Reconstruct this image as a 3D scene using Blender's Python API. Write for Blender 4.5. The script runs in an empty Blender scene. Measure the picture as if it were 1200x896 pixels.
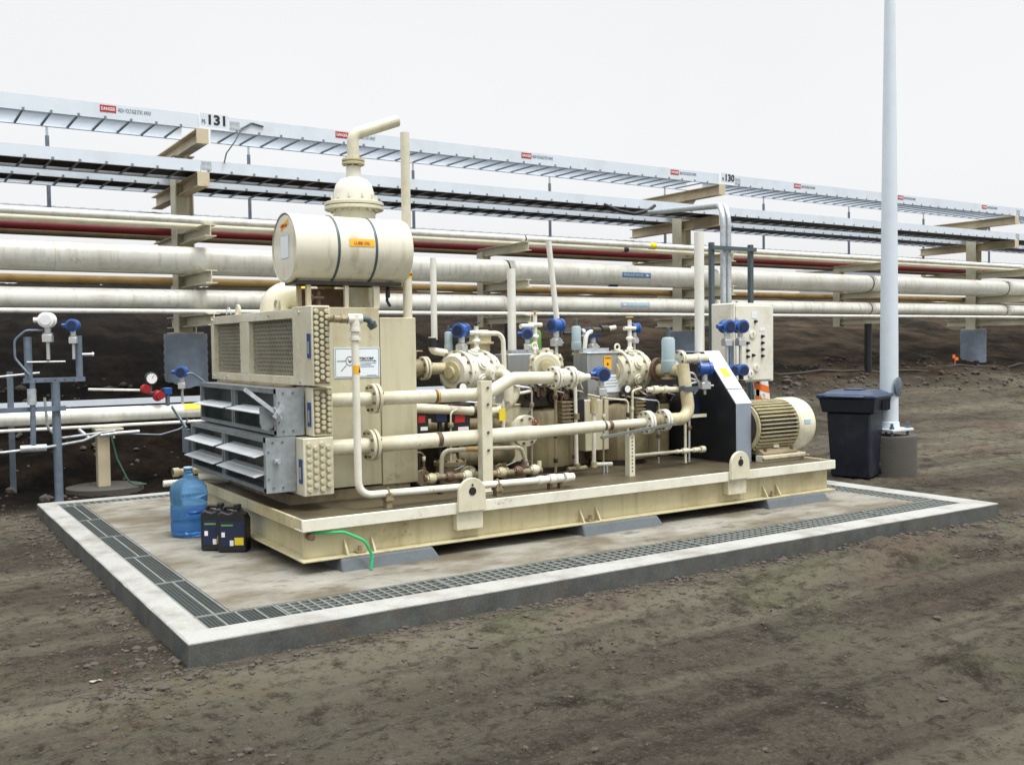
import bpy, math, random
from mathutils import Vector, Matrix, noise
R = math.radians
random.seed(7)
S = bpy.context.scene
COL = S.collection

# ------------------------------------------------------------------ materials
def nd(nt, typ, **kw):
    n = nt.nodes.new(typ)
    for k, v in kw.items():
        if k in n.inputs: n.inputs[k].default_value = v
        else: setattr(n, k, v)
    return n
def ramp(nt, src, p0, p1, c0=(0,0,0,1), c1=(1,1,1,1)):
    r = nt.nodes.new('ShaderNodeValToRGB')
    r.color_ramp.elements[0].position = p0; r.color_ramp.elements[1].position = p1
    r.color_ramp.elements[0].color = c0; r.color_ramp.elements[1].color = c1
    nt.links.new(src, r.inputs[0]); return r.outputs[0]
def mixc(nt, fac, a, b):
    m = nt.nodes.new('ShaderNodeMix'); m.data_type = 'RGBA'
    for i, v in ((0, fac), (6, a), (7, b)):
        if hasattr(v, 'is_linked') or hasattr(v, 'links'): nt.links.new(v, m.inputs[i])
        else: m.inputs[i].default_value = v if i == 0 else (v[0], v[1], v[2], 1)
    return m.outputs[2]
M = {}
def mat(name, col, rough=.5, metal=0., var=.12, dirt=None, dirt_amt=.5, dirt_scale=3., streak=None, streak_amt=.5,
        bump=0., bump_scale=60., fine=None, coat=0., rust=0.):
    """procedural paint/metal: mottled base, blotchy dirt and vertical run marks"""
    m = bpy.data.materials.new(name); m.use_nodes = True; nt = m.node_tree
    b = nt.nodes['Principled BSDF']; b.inputs['Metallic'].default_value = metal
    tc = nd(nt, 'ShaderNodeTexCoord').outputs['Object']
    n1 = nd(nt, 'ShaderNodeTexNoise', Scale=2.3, Detail=5., Roughness=.6); nt.links.new(tc, n1.inputs['Vector'])
    lo = tuple(c*(1-var) for c in col); hi = tuple(min(1, c*(1+var*.6)) for c in col)
    c = mixc(nt, n1.outputs[0], lo, hi)
    if fine:
        n3 = nd(nt, 'ShaderNodeTexNoise', Scale=fine, Detail=3.); nt.links.new(tc, n3.inputs['Vector'])
        c = mixc(nt, ramp(nt, n3.outputs[0], .35, .65), c, tuple(x*.72 for x in col))
    if dirt:
        n2 = nd(nt, 'ShaderNodeTexNoise', Scale=dirt_scale, Detail=8., Roughness=.68); nt.links.new(tc, n2.inputs['Vector'])
        f = ramp(nt, n2.outputs[0], .48, .72, (0,0,0,1), (dirt_amt,)*3+(1,))
        c = mixc(nt, f, c, dirt)
    if streak:
        mp = nd(nt, 'ShaderNodeMapping'); mp.inputs['Scale'].default_value = (14, 14, 1.1); nt.links.new(tc, mp.inputs['Vector'])
        n4 = nd(nt, 'ShaderNodeTexNoise', Scale=1., Detail=4.); nt.links.new(mp.outputs[0], n4.inputs['Vector'])
        c = mixc(nt, ramp(nt, n4.outputs[0], .52, .74, (0,0,0,1), (streak_amt,)*3+(1,)), c, streak)
    if rust:
        n5 = nd(nt, 'ShaderNodeTexNoise', Scale=17., Detail=6., Roughness=.75); nt.links.new(tc, n5.inputs['Vector'])
        n6 = nd(nt, 'ShaderNodeTexNoise', Scale=2.1, Detail=2.); nt.links.new(tc, n6.inputs['Vector'])
        ml = nd(nt, 'ShaderNodeMath', operation='MULTIPLY'); nt.links.new(n5.outputs[0], ml.inputs[0]); nt.links.new(n6.outputs[0], ml.inputs[1])
        c = mixc(nt, ramp(nt, ml.outputs[0], .385, .43, (0,0,0,1), (rust,)*3+(1,)), c, (.15,.08,.03))
    nt.links.new(c, b.inputs['Base Color'])
    rr = nd(nt, 'ShaderNodeMapRange'); rr.inputs['To Min'].default_value = max(0, rough-.1); rr.inputs['To Max'].default_value = min(1, rough+.14)
    nt.links.new(n1.outputs[0], rr.inputs['Value']); nt.links.new(rr.outputs[0], b.inputs['Roughness'])
    if coat: b.inputs['Coat Weight'].default_value = coat
    if bump:
        nb = nd(nt, 'ShaderNodeTexNoise', Scale=bump_scale, Detail=4.); nt.links.new(tc, nb.inputs['Vector'])
        bp = nd(nt, 'ShaderNodeBump', Strength=bump, Distance=.01); nt.links.new(nb.outputs[0], bp.inputs['Height'])
        nt.links.new(bp.outputs[0], b.inputs['Normal'])
    M[name] = m; return m
GR = (.10,.075,.04)
mat('cream', (.50,.455,.285), .32, dirt=(.25,.19,.085), dirt_amt=.62, dirt_scale=2.4, streak=(.26,.20,.09), streak_amt=.5, bump=.05, bump_scale=25, rust=.6)
mat('casing_cream', (.54,.51,.36), .32, dirt=(.30,.24,.12), dirt_amt=.55, dirt_scale=1.8, streak=(.30,.25,.13), streak_amt=.45, bump=.05, bump_scale=18, rust=.35)
mat('cream_clean', (.63,.605,.465), .24, var=.08, dirt=(.34,.27,.14), dirt_amt=.48, dirt_scale=3.4, bump=.04, bump_scale=25, coat=.25, rust=.55)
mat('cream_bright', (.71,.70,.60), .26, var=.07, dirt=(.38,.33,.2), dirt_amt=.42, dirt_scale=4, coat=.2, rust=.5)
mat('drum_cream', (.68,.66,.54), .2, var=.06, dirt=(.34,.29,.16), dirt_amt=.4, streak=(.33,.28,.16), streak_amt=.5, coat=.4)
mat('cream_grimy', (.27,.22,.13), .45, dirt=(.05,.036,.02), dirt_amt=.9, dirt_scale=5.5, streak=(.12,.085,.04), streak_amt=.7, bump=.1, bump_scale=30, rust=.8)
mat('deck', (.095,.078,.045), .42, dirt=(.025,.02,.012), dirt_amt=.95, dirt_scale=2.2, bump=.15, bump_scale=40)
mat('tank_tan', (.28,.24,.135), .36, dirt=(.085,.06,.028), dirt_amt=.8, dirt_scale=2.2, streak=(.10,.07,.03), streak_amt=.75, bump=.06, rust=.5)
mat('rack_white', (.72,.72,.66), .36, var=.1, dirt=(.36,.33,.24), dirt_amt=.6, dirt_scale=1.3, streak=(.38,.36,.28), streak_amt=.55, bump=.05, bump_scale=18, coat=.1, rust=.3)
mat('rack_cream', (.62,.60,.46), .4, var=.12, dirt=(.34,.27,.15), dirt_amt=.6, dirt_scale=1.4, rust=.5)
mat('rack_beam', (.55,.48,.33), .5, dirt=(.30,.15,.07), dirt_amt=.6, dirt_scale=2.4)
mat('brown_pipe', (.22,.17,.10), .55, dirt=(.1,.06,.04), dirt_amt=.6)
mat('rust_yellow', (.52,.36,.13), .55, dirt=(.30,.12,.04), dirt_amt=.8, dirt_scale=3)
mat('red_pipe', (.17,.008,.012), .5, dirt=(.08,.01,.01), dirt_amt=.5)
mat('galv', (.56,.61,.64), .42, .55, var=.18, fine=22, dirt=(.34,.36,.36), dirt_amt=.4)
mat('galv_tray', (.64,.71,.78), .5, .1, var=.08, dirt=(.5,.53,.56), dirt_amt=.4, dirt_scale=3)
mat('galv_dark', (.15,.19,.23), .45, .4, var=.2, fine=18)
mat('rung_grey', (.20,.23,.27), .5, .3)
mat('sheet_steel', (.46,.48,.48), .34, .8, var=.12, streak=(.3,.3,.28), streak_amt=.4)
mat('louver', (.62,.66,.685), .38, .3, var=.1, dirt=(.45,.47,.47), dirt_amt=.35)
mat('galv_side', (.38,.42,.44), .42, .35, var=.2, fine=18, dirt=(.25,.28,.30), dirt_amt=.5, dirt_scale=4)
mat('louver_frame', (.235,.26,.27), .42, .35, var=.18, fine=16)
mat('guard_face', (.018,.021,.027), .42, .3, var=.2, dirt=(.10,.09,.07), dirt_amt=.3)  # near-black: reflection of the dark ground painted into the panel colour
mat('guard_cover', (.62,.66,.72), .4, .25, var=.08)
mat('guard_lower', (.30,.35,.42), .4, .3, var=.15, streak=(.4,.4,.4), streak_amt=.4)
mat('pole', (.62,.70,.76), .45, .1, var=.06, dirt=(.5,.56,.62), dirt_amt=.35, dirt_scale=6)
mat('pier', (.27,.335,.42), .55, .2, var=.14, fine=6, dirt=(.28,.30,.32), dirt_amt=.5)
mat('duct_grey', (.16,.17,.165), .6, .2, dirt=(.08,.075,.06), dirt_amt=.6)
mat('black', (.012,.012,.014), .4, var=.2)
mat('rubber', (.02,.02,.022), .65)
mat('dark_void', (.012,.011,.010), .8)
mat('fins', (.07,.066,.055), .6, dirt=(.12,.10,.07), dirt_amt=.5, dirt_scale=8)
mat('mesh_grey', (.42,.40,.32), .5, .2, dirt=(.10,.09,.07), dirt_amt=.5)
mat('oily', (.028,.022,.016), .32, dirt=(.09,.062,.034), dirt_amt=.6, dirt_scale=9)
mat('brown_iron', (.13,.075,.045), .5, dirt=(.03,.02,.015), dirt_amt=.7, dirt_scale=9)
mat('blue_paint', (.012,.075,.30), .32, var=.2, coat=.3)
mat('navy', (.010,.020,.06), .42, var=.3)
mat('bin_blue', (.005,.009,.020), .42, var=.25, dirt=(.05,.055,.06), dirt_amt=.4, dirt_scale=5, bump=.06, bump_scale=90)
mat('bin_lid', (.015,.034,.085), .38, var=.25, dirt=(.10,.12,.14), dirt_amt=.35, bump=.06, bump_scale=90)
mat('strut_green', (.16,.185,.175), .5, .2)
mat('teal', (.33,.43,.46), .4, var=.12, dirt=(.2,.24,.22), dirt_amt=.3)
mat('teal_dark', (.075,.105,.115), .45, .2)
mat('blue_post', (.17,.22,.28), .45, .35, var=.15, fine=12)
mat('silver', (.62,.63,.64), .35, .7)
mat('red', (.30,.012,.018), .35)
mat('green_bottle', (.12,.27,.06), .35)
mat('green_hose', (.02,.38,.13), .35, var=.05)
mat('dark_green', (.02,.09,.05), .5)
mat('yellow', (.80,.62,.02), .5, var=.06)
mat('orange_label', (.80,.42,.02), .5, var=.05)
mat('orange', (.82,.17,.015), .45, var=.08)
mat('white', (.80,.80,.80), .45, var=.05, dirt=(.6,.6,.58), dirt_amt=.3)
mat('sign_white', (.74,.80,.84), .35, var=.03)
mat('blue_label', (.10,.22,.40), .45)
mat('pale_blue_label', (.35,.50,.62), .45)
mat('blue_plate', (.02,.06,.22), .4)
mat('ink', (.012,.012,.014), .6)
mat('ink_red', (.42,.02,.02), .5)
mat('grate_dark', (.085,.10,.095), .5, .4, var=.25, dirt=(.05,.045,.035), dirt_amt=.6)
mat('grate', (.25,.275,.26), .5, .45, var=.25, dirt=(.10,.09,.07), dirt_amt=.5)
mat('plinth', (.12,.14,.155), .85, var=.2, dirt=(.09,.09,.085), dirt_amt=.6, dirt_scale=6, bump=.4, bump_scale=40)
mat('conc_base', (.07,.066,.055), .9, var=.2, dirt=(.05,.045,.035), dirt_amt=.6, bump=.4, bump_scale=40)
mat('far_pale', (.55,.62,.72), .7)
mat('stone', (.075,.063,.052), .9, var=.35, dirt=(.06,.05,.04), dirt_amt=.6, dirt_scale=1.3)
mat('paper', (.32,.31,.27), .8); mat('rusty_leaf', (.16,.07,.035), .8)

def concrete():
    m = bpy.data.materials.new('pad_concrete'); m.use_nodes = True; nt = m.node_tree; b = nt.nodes['Principled BSDF']
    tc = nd(nt, 'ShaderNodeTexCoord').outputs['Object']
    def nz(s, d=7, r=.65, sc=None):
        n = nd(nt, 'ShaderNodeTexNoise', Scale=s, Detail=float(d), Roughness=r)
        if sc:
            mp = nd(nt, 'ShaderNodeMapping'); mp.inputs['Scale'].default_value = sc; nt.links.new(tc, mp.inputs[0]); nt.links.new(mp.outputs[0], n.inputs['Vector'])
        else: nt.links.new(tc, n.inputs['Vector'])
        return n.outputs[0]
    c = mixc(nt, ramp(nt, nz(1.1), .3, .7), (.19,.185,.155), (.34,.335,.295))
    c = mixc(nt, ramp(nt, nz(.9, 9, .6, (1.2, 1.6, 1)), .42, .58, (0,0,0,1), (.9,.9,.9,1)), c, (.10,.080,.046))
    c = mixc(nt, ramp(nt, nz(3.2, 9, .7, (1, 2.2, 1)), .54, .66, (0,0,0,1), (.75,.75,.75,1)), c, (.05,.04,.025))
    # curb rim is a paler later pour
    sx = nd(nt, 'ShaderNodeSeparateXYZ'); nt.links.new(tc, sx.inputs[0])
    def cmp(out, op, v):
        q = nd(nt, 'ShaderNodeMath', operation=op); nt.links.new(out, q.inputs[0]); q.inputs[1].default_value = v; return q.outputs[0]
    def mx(a, b_):
        q = nd(nt, 'ShaderNodeMath', operation='MAXIMUM'); nt.links.new(a, q.inputs[0]); nt.links.new(b_, q.inputs[1]); return q.outputs[0]
    rimm = mx(mx(cmp(sx.outputs[0], 'LESS_THAN', .158), cmp(sx.outputs[0], 'GREATER_THAN', 6.985)), mx(cmp(sx.outputs[1], 'LESS_THAN', .215), cmp(sx.outputs[1], 'GREATER_THAN', 5.355)))
    rimc = mixc(nt, ramp(nt, nz(2.4, 8), .46, .66, (0,0,0,1), (.75,.75,.75,1)), (.36,.365,.35), (.17,.16,.135))
    c = mixc(nt, rimm, c, rimc)
    # raw formed sides below the curb are a darker grey, splashed with soil
    low = cmp(sx.outputs[2], 'LESS_THAN', -.012)
    sidec = mixc(nt, ramp(nt, nz(5, 8), .35, .7), (.030,.038,.040), (.085,.093,.088))
    sidec = mixc(nt, ramp(nt, nz(7, 8), .5, .75), sidec, (.075,.060,.042))
    c = mixc(nt, low, c, sidec)
    c = mixc(nt, ramp(nt, nz(70, 3), .4, .7, (0,0,0,1), (.28,.28,.28,1)), c, (.16,.14,.11))
    nt.links.new(c, b.inputs['Base Color']); b.inputs['Roughness'].default_value = .85
    bp = nd(nt, 'ShaderNodeBump', Strength=.35, Distance=.006); nt.links.new(nz(55, 6), bp.inputs['Height']); nt.links.new(bp.outputs[0], b.inputs['Normal'])
    M['pad'] = m
concrete()
def soil():
    m = bpy.data.materials.new('soil'); m.use_nodes = True; nt = m.node_tree; b = nt.nodes['Principled BSDF']
    tc = nd(nt, 'ShaderNodeTexCoord').outputs['Object']
    def nz(s, d=8, r=.62, sc=None, rot=0):
        n = nd(nt, 'ShaderNodeTexNoise', Scale=s, Detail=float(d), Roughness=r)
        if sc:
            mp = nd(nt, 'ShaderNodeMapping'); mp.inputs['Scale'].default_value = sc; mp.inputs['Rotation'].default_value = (0,0,rot)
            nt.links.new(tc, mp.inputs[0]); nt.links.new(mp.outputs[0], n.inputs['Vector'])
        else: nt.links.new(tc, n.inputs['Vector'])
        return n.outputs[0]
    c = mixc(nt, ramp(nt, nz(.42, 6), .38, .62), (.042,.034,.027), (.084,.076,.058))
    # compacted wheel tracks: long pale streaks along the road
    c = mixc(nt, ramp(nt, nz(.55, 9, .62, (.16, 1.9, 1), R(-6)), .46, .62, (0,0,0,1), (.85,.85,.85,1)), c, (.150,.138,.102))
    c = mixc(nt, ramp(nt, nz(1.3, 9, .66, (.22, 2.4, 1), R(-6)), .53, .66, (0,0,0,1), (.8,.8,.8,1)), c, (.034,.029,.024))
    c = mixc(nt, ramp(nt, nz(1.7, 11, .74), .53, .64, (0,0,0,1), (.9,.9,.9,1)), c, (.016,.0128,.010))
    c = mixc(nt, ramp(nt, nz(.8, 7, .6), .55, .68, (0,0,0,1), (.55,.55,.55,1)), c, (.085,.092,.050))
    c = mixc(nt, ramp(nt, nz(.6, 7, .6, (1, 1.3, 2)), .57, .70, (0,0,0,1), (.5,.5,.5,1)), c, (.120,.072,.058))
    c = mixc(nt, ramp(nt, nz(9, 10, .76), .50, .62, (0,0,0,1), (.75,.75,.75,1)), c, (.022,.017,.013))
    c = mixc(nt, ramp(nt, nz(48, 6, .72), .52, .68, (0,0,0,1), (.55,.55,.55,1)), c, (.13,.118,.093))
    c = mixc(nt, ramp(nt, nz(27, 8, .8), .57, .63, (0,0,0,1), (.8,.8,.8,1)), c, (.014,.011,.009))
    # freshly cut bank: dark banded earth, shade under the rack painted in near-black
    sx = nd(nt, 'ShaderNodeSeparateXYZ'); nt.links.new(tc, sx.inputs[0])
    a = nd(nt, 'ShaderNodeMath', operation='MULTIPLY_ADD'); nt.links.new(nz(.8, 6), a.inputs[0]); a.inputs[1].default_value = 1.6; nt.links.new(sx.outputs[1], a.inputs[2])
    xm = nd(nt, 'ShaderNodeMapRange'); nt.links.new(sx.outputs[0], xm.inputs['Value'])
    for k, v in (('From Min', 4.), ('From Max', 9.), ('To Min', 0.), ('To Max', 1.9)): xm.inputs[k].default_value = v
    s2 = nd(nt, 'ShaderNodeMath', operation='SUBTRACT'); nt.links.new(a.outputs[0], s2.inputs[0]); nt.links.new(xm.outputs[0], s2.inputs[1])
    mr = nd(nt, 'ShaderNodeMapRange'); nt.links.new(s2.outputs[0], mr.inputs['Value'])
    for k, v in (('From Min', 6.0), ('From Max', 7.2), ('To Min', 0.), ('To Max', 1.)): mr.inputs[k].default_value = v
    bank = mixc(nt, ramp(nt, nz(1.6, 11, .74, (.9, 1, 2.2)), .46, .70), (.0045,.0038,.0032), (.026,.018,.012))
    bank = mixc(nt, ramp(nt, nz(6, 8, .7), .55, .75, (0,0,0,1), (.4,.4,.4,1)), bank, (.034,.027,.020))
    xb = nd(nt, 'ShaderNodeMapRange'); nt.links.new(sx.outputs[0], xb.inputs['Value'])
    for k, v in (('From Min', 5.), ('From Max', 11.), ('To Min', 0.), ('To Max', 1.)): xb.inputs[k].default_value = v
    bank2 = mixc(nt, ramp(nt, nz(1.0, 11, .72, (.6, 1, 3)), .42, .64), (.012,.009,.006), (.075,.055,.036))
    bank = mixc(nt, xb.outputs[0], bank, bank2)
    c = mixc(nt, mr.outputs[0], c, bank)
    nt.links.new(c, b.inputs['Base Color']); b.inputs['Roughness'].default_value = .9
    b.inputs['Specular IOR Level'].default_value = .07
    h = nd(nt, 'ShaderNodeMath', operation='MULTIPLY_ADD'); nt.links.new(nz(26, 8, .72), h.inputs[0]); h.inputs[1].default_value = 1.; nt.links.new(nz(95, 6, .7), h.inputs[2])
    bp = nd(nt, 'ShaderNodeBump', Strength=.75, Distance=.022); nt.links.new(h.outputs[0], bp.inputs['Height']); nt.links.new(bp.outputs[0], b.inputs['Normal'])
    M['soil'] = m
soil()
def glassy(name, col, rough, trans, ior=1.25, alpha=None):
    m = bpy.data.materials.new(name); m.use_nodes = True; b = m.node_tree.nodes['Principled BSDF']
    b.inputs['Base Color'].default_value = (*col, 1); b.inputs['Roughness'].default_value = rough
    b.inputs['Transmission Weight'].default_value = trans; b.inputs['IOR'].default_value = ior
    M[name] = m
glassy('bottle_blue', (.22,.50,.88), .10, .85, 1.12)
glassy('bottle_water', (.30,.55,.88), .05, .9, 1.15)
glassy('glass', (.9,.93,.95), .03, .3)

# ------------------------------------------------------------------ mesh builder
def frame(ax):
    ax = Vector(ax).normalized()
    t = Vector((0,0,1)) if abs(ax.z) < .9 else Vector((1,0,0))
    u = t.cross(ax).normalized(); return u, ax.cross(u), ax
class MB:
    def __init__(s): s.v = []; s.f = []; s.mi = []; s.k = 0
    def m(s, k): s.k = k; return s
    def add(s, vs, fs):
        o = len(s.v); s.v += [Vector(p) for p in vs]; s.f += [[i+o for i in f] for f in fs]; s.mi += [s.k]*len(fs); return s
    def box(s, x0, x1, y0, y1, z0, z1, rot=None, piv=None):
        p = [Vector((x, y, z)) for z in (z0, z1) for y in (y0, y1) for x in (x0, x1)]
        if rot is not None:
            c = Vector(piv) if piv is not None else Vector(((x0+x1)/2, (y0+y1)/2, (z0+z1)/2)); p = [rot @ (q-c) + c for q in p]
        return s.add(p, [[0,2,3,1],[4,5,7,6],[0,1,5,4],[2,6,7,3],[0,4,6,2],[1,3,7,5]])
    def bar(s, a, b, w, h, up=(0,0,1)):
        a, b = Vector(a), Vector(b); d = (b-a).normalized(); up = Vector(up)
        if abs(d.dot(up)) > .95: up = Vector((0,1,0)) if abs(d.y) < .9 else Vector((1,0,0))
        u = d.cross(up).normalized()*w/2; v = u.cross(d).normalized()*h/2
        p = [q+su*u+sv*v for q in (a, b) for sv in (-1, 1) for su in (-1, 1)]
        return s.add(p, [[0,2,3,1],[4,5,7,6],[0,1,5,4],[2,6,7,3],[0,4,6,2],[1,3,7,5]])
    def lathe(s, prof, o=(0,0,0), ax=(0,0,1), seg=24, caps=True):
        o = Vector(o); u, v, w = frame(ax); vs = []; fs = []; n = len(prof)
        for r, h in prof:
            for i in range(seg):
                t = 2*math.pi*i/seg; vs.append(o+u*(r*math.cos(t))+v*(r*math.sin(t))+w*h)
        for j in range(n-1):
            for i in range(seg):
                k = (i+1) % seg; fs.append([j*seg+i, j*seg+k, (j+1)*seg+k, (j+1)*seg+i])
        if caps: fs.append([i for i in range(seg)][::-1]); fs.append([(n-1)*seg+i for i in range(seg)])
        return s.add(vs, fs)
    def cyl(s, a, b, r, r2=None, seg=20):
        a, b = Vector(a), Vector(b); return s.lathe([(r, 0), (r if r2 is None else r2, (b-a).length)], a, b-a, seg)
    def ball(s, c, r, seg=14, rings=8, sq=(1,1,1)):
        c = Vector(c); vs = [c+Vector((0,0,-r*sq[2]))]; fs = []
        for j in range(1, rings):
            a = -math.pi/2+math.pi*j/rings
            for i in range(seg):
                t = 2*math.pi*i/seg; vs.append(c+Vector((r*sq[0]*math.cos(a)*math.cos(t), r*sq[1]*math.cos(a)*math.sin(t), r*sq[2]*math.sin(a))))
        vs.append(c+Vector((0,0,r*sq[2]))); L = len(vs)-1
        for i in range(seg):
            k = (i+1) % seg; fs.append([0, 1+k, 1+i]); fs.append([L, L-seg+i, L-seg+k])
            for j in range(rings-2): fs.append([1+j*seg+i, 1+j*seg+k, 1+(j+1)*seg+k, 1+(j+1)*seg+i])
        return s.add(vs, fs)
    def tube(s, pts, r, bend=None, seg=14, n=7, caps=True):
        P = [Vector(p) for p in pts]; bend = r*2.5 if bend is None else bend; path = [P[0]]
        for i in range(1, len(P)-1):
            a, b, c = P[i-1], P[i], P[i+1]; d0 = (b-a).normalized(); d1 = (c-b).normalized(); ang = d0.angle(d1)
            if ang < .03: path.append(b); continue
            tl = min(bend*math.tan(ang/2), .49*(b-a).length if i > 1 else .95*(b-a).length, .49*(c-b).length if i < len(P)-2 else .95*(c-b).length)
            p0, p1 = b-d0*tl, b+d1*tl; rr = tl/math.tan(ang/2); ctr = b+((p0-b)+(p1-b)).normalized()*math.hypot(tl, rr)
            axr = d0.cross(d1).normalized()
            for k in range(n+1): path.append(ctr+Matrix.Rotation(ang*k/n, 3, axr) @ (p0-ctr))
        path.append(P[-1]); u = None; vs = []; fs = []
        for i, p in enumerate(path):
            if i == 0: d = (path[1]-p).normalized()
            elif i == len(path)-1: d = (p-path[i-1]).normalized()
            else: d = ((path[i+1]-p).normalized()+(p-path[i-1]).normalized()).normalized()
            if u is None: u = frame(d)[0]
            u = (u-d*u.dot(d)).normalized(); w = d.cross(u)
            for k in range(seg):
                t = 2*math.pi*k/seg; vs.append(p+u*(r*math.cos(t))+w*(r*math.sin(t)))
        for j in range(len(path)-1):
            for i in range(seg):
                k = (i+1) % seg; fs.append([j*seg+i, j*seg+k, (j+1)*seg+k, (j+1)*seg+i])
        if caps: fs.append(list(range(seg))[::-1]); fs.append([(len(path)-1)*seg+i for i in range(seg)])
        return s.add(vs, fs)
    def prism(s, poly, axis, d0, d1):
        """poly in the two other axes (cyclic order), extruded along axis d0..d1"""
        f = {'x': lambda a, b, d: (d, a, b), 'y': lambda a, b, d: (a, d, b), 'z': lambda a, b, d: (a, b, d)}[axis]
        n = len(poly); vs = [f(a, b, d0) for a, b in poly]+[f(a, b, d1) for a, b in poly]
        fs = [list(range(n))[::-1], list(range(n, 2*n))]+[[i, (i+1) % n, n+(i+1) % n, n+i] for i in range(n)]
        return s.add(vs, fs)
    def torus(s, c, ax, Rr, r, seg=20, ms=8, a0=0., a1=2*math.pi):
        c = Vector(c); u, v, w = frame(ax); full = abs(a1-a0-2*math.pi) < 1e-6; N = seg if full else seg+1; vs = []; fs = []
        for i in range(N):
            t = a0+(a1-a0)*i/seg; d = u*math.cos(t)+v*math.sin(t)
            for j in range(ms):
                q = 2*math.pi*j/ms; vs.append(c+d*(Rr+r*math.cos(q))+w*(r*math.sin(q)))
        for i in range(seg):
            for j in range(ms):
                k = (j+1) % ms; i2 = (i+1) % N; fs.append([i*ms+j, i2*ms+j, i2*ms+k, i*ms+k])
        return s.add(vs, fs)
    def bolts(s, c, ax, Rr, n, r, h, ph=0.):
        c = Vector(c); u, v, w = frame(ax)
        for i in range(n):
            t = 2*math.pi*i/n+ph; p = c+(u*math.cos(t)+v*math.sin(t))*Rr
            s.lathe([(r, -h/2), (r, h/2)], p, ax, 6)
        return s
    def flange(s, c, ax, Rr, t, nb=8, gap=.008, br=.012, km=None):
        c = Vector(c); w = Vector(ax).normalized(); ch = t*.15
        for sg in (-1, 1):
            s.lathe([(Rr-ch, sg*gap/2), (Rr, sg*(gap/2+ch)), (Rr, sg*(gap/2+t-ch)), (Rr-ch, sg*(gap/2+t))], c, w, 28)
        k = s.k
        if km is not None: s.k = km
        s.bolts(c, w, Rr*.8, nb, br, 2*t+gap+br*2.4, .3); s.k = k
        return s
    def prims(s, fn): fn(s); return s

ORG = {}
USED = {}
def link(o): COL.objects.link(o); return o
def tag(o, label, cat, group=None, kind=None):
    o['label'] = label; o['category'] = cat
    if group: o['group'] = group
    if kind: o['kind'] = kind
    return o
def thing(name, label, cat, loc=(0,0,0), group=None, rz=0., local=False):
    o = link(bpy.data.objects.new(name, None)); o.location = loc; o.rotation_euler = (0, 0, rz); o.empty_display_size = .1
    ORG[o] = Vector((0,0,0)) if local else Vector(loc); return tag(o, label, cat, group)
def mesh(name, mb, mats, org, smooth=True, ang=38):
    me = bpy.data.meshes.new(name); me.from_pydata([tuple(v-org) for v in mb.v], [], mb.f)
    mats = mats if isinstance(mats, (list, tuple)) else [mats]
    for k in mats: me.materials.append(M[k])
    if len(mats) > 1: me.polygons.foreach_set('material_index', mb.mi)
    me.validate(); me.update()
    if smooth:
        me.polygons.foreach_set('use_smooth', [True]*len(me.polygons)); me.set_sharp_from_angle(angle=R(ang))
    return me
def bev(o, w, seg=2):
    md = o.modifiers.new('edge', 'BEVEL'); md.width = w; md.segments = seg; md.limit_method = 'ANGLE'; md.angle_limit = R(50); md.harden_normals = False
def part(name, mb, mats, parent, label=None, bevel=0, smooth=True):
    o = link(bpy.data.objects.new(name, mesh(name, mb, mats, ORG[parent], smooth))); o.parent = parent; ORG[o] = ORG[parent]
    if label: o['label'] = label
    if bevel: bev(o, bevel)
    return o
def solo(name, mb, mats, label, cat, loc=None, group=None, kind=None, bevel=0, smooth=True):
    if loc is None:
        n = len(mb.v); loc = (sum(v.x for v in mb.v)/n, sum(v.y for v in mb.v)/n, min(v.z for v in mb.v))
    o = link(bpy.data.objects.new(name, mesh(name, mb, mats, Vector(loc), smooth))); o.location = loc; ORG[o] = Vector(loc)
    if bevel: bev(o, bevel)
    return tag(o, label, cat, group, kind)
def structure(name, mb, mats, smooth=True, bevel=0):
    o = link(bpy.data.objects.new(name, mesh(name, mb, mats, Vector((0,0,0)), smooth))); o['kind'] = 'structure'; ORG[o] = Vector((0,0,0))
    if bevel: bev(o, bevel)
    return o
def dup(root, loc, rz=None, label=None):
    r = root.copy(); COL.objects.link(r); r.location = loc
    if rz is not None: r.rotation_euler = (0, 0, rz)
    if label: r['label'] = label
    for ch in list(root.children):
        c = ch.copy(); COL.objects.link(c); c.parent = r
        for g in list(ch.children):
            d = g.copy(); COL.objects.link(d); d.parent = c
    return r
def copy_part(o, offset, parent=None):
    c = o.copy(); COL.objects.link(c); c.location = Vector(o.location)+Vector(offset)
    if parent: c.parent = parent
    return c
def text(name, s, loc, right, up, size, m, parent, width=None, ext=.0008, bold=0.):
    """raised lettering as a mesh; right and up give the plane it lies in"""
    cu = bpy.data.curves.new(name, 'FONT'); cu.body = s; cu.size = size; cu.extrude = ext; cu.resolution_u = 3; cu.offset = bold
    t = bpy.data.objects.new(name, cu); COL.objects.link(t)
    bpy.context.view_layer.update()
    me = bpy.data.meshes.new_from_object(t.evaluated_get(bpy.context.evaluated_depsgraph_get())); COL.objects.unlink(t); bpy.data.objects.remove(t)
    r, u = Vector(right).normalized(), Vector(up).normalized(); n = r.cross(u); sx = 1.
    if width:
        w = max((v.co.x for v in me.vertices), default=1); sx = width/w
    for v in me.vertices: v.co = Vector(loc)-ORG[parent]+r*(v.co.x*sx)+u*v.co.y+n*(v.co.z+ext)
    me.materials.clear(); me.materials.append(M[m]); me.name = name
    o = link(bpy.data.objects.new(name, me)); o.parent = parent; ORG[o] = ORG[parent]; return o
X_, Y_, Z_ = (1,0,0), (0,1,0), (0,0,1)
NY = ((1,0,0), (0,0,1))          # right/up on a face towards the road
NX = ((0,-1,0), (0,0,1))         # right/up on a face towards the left end

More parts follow.
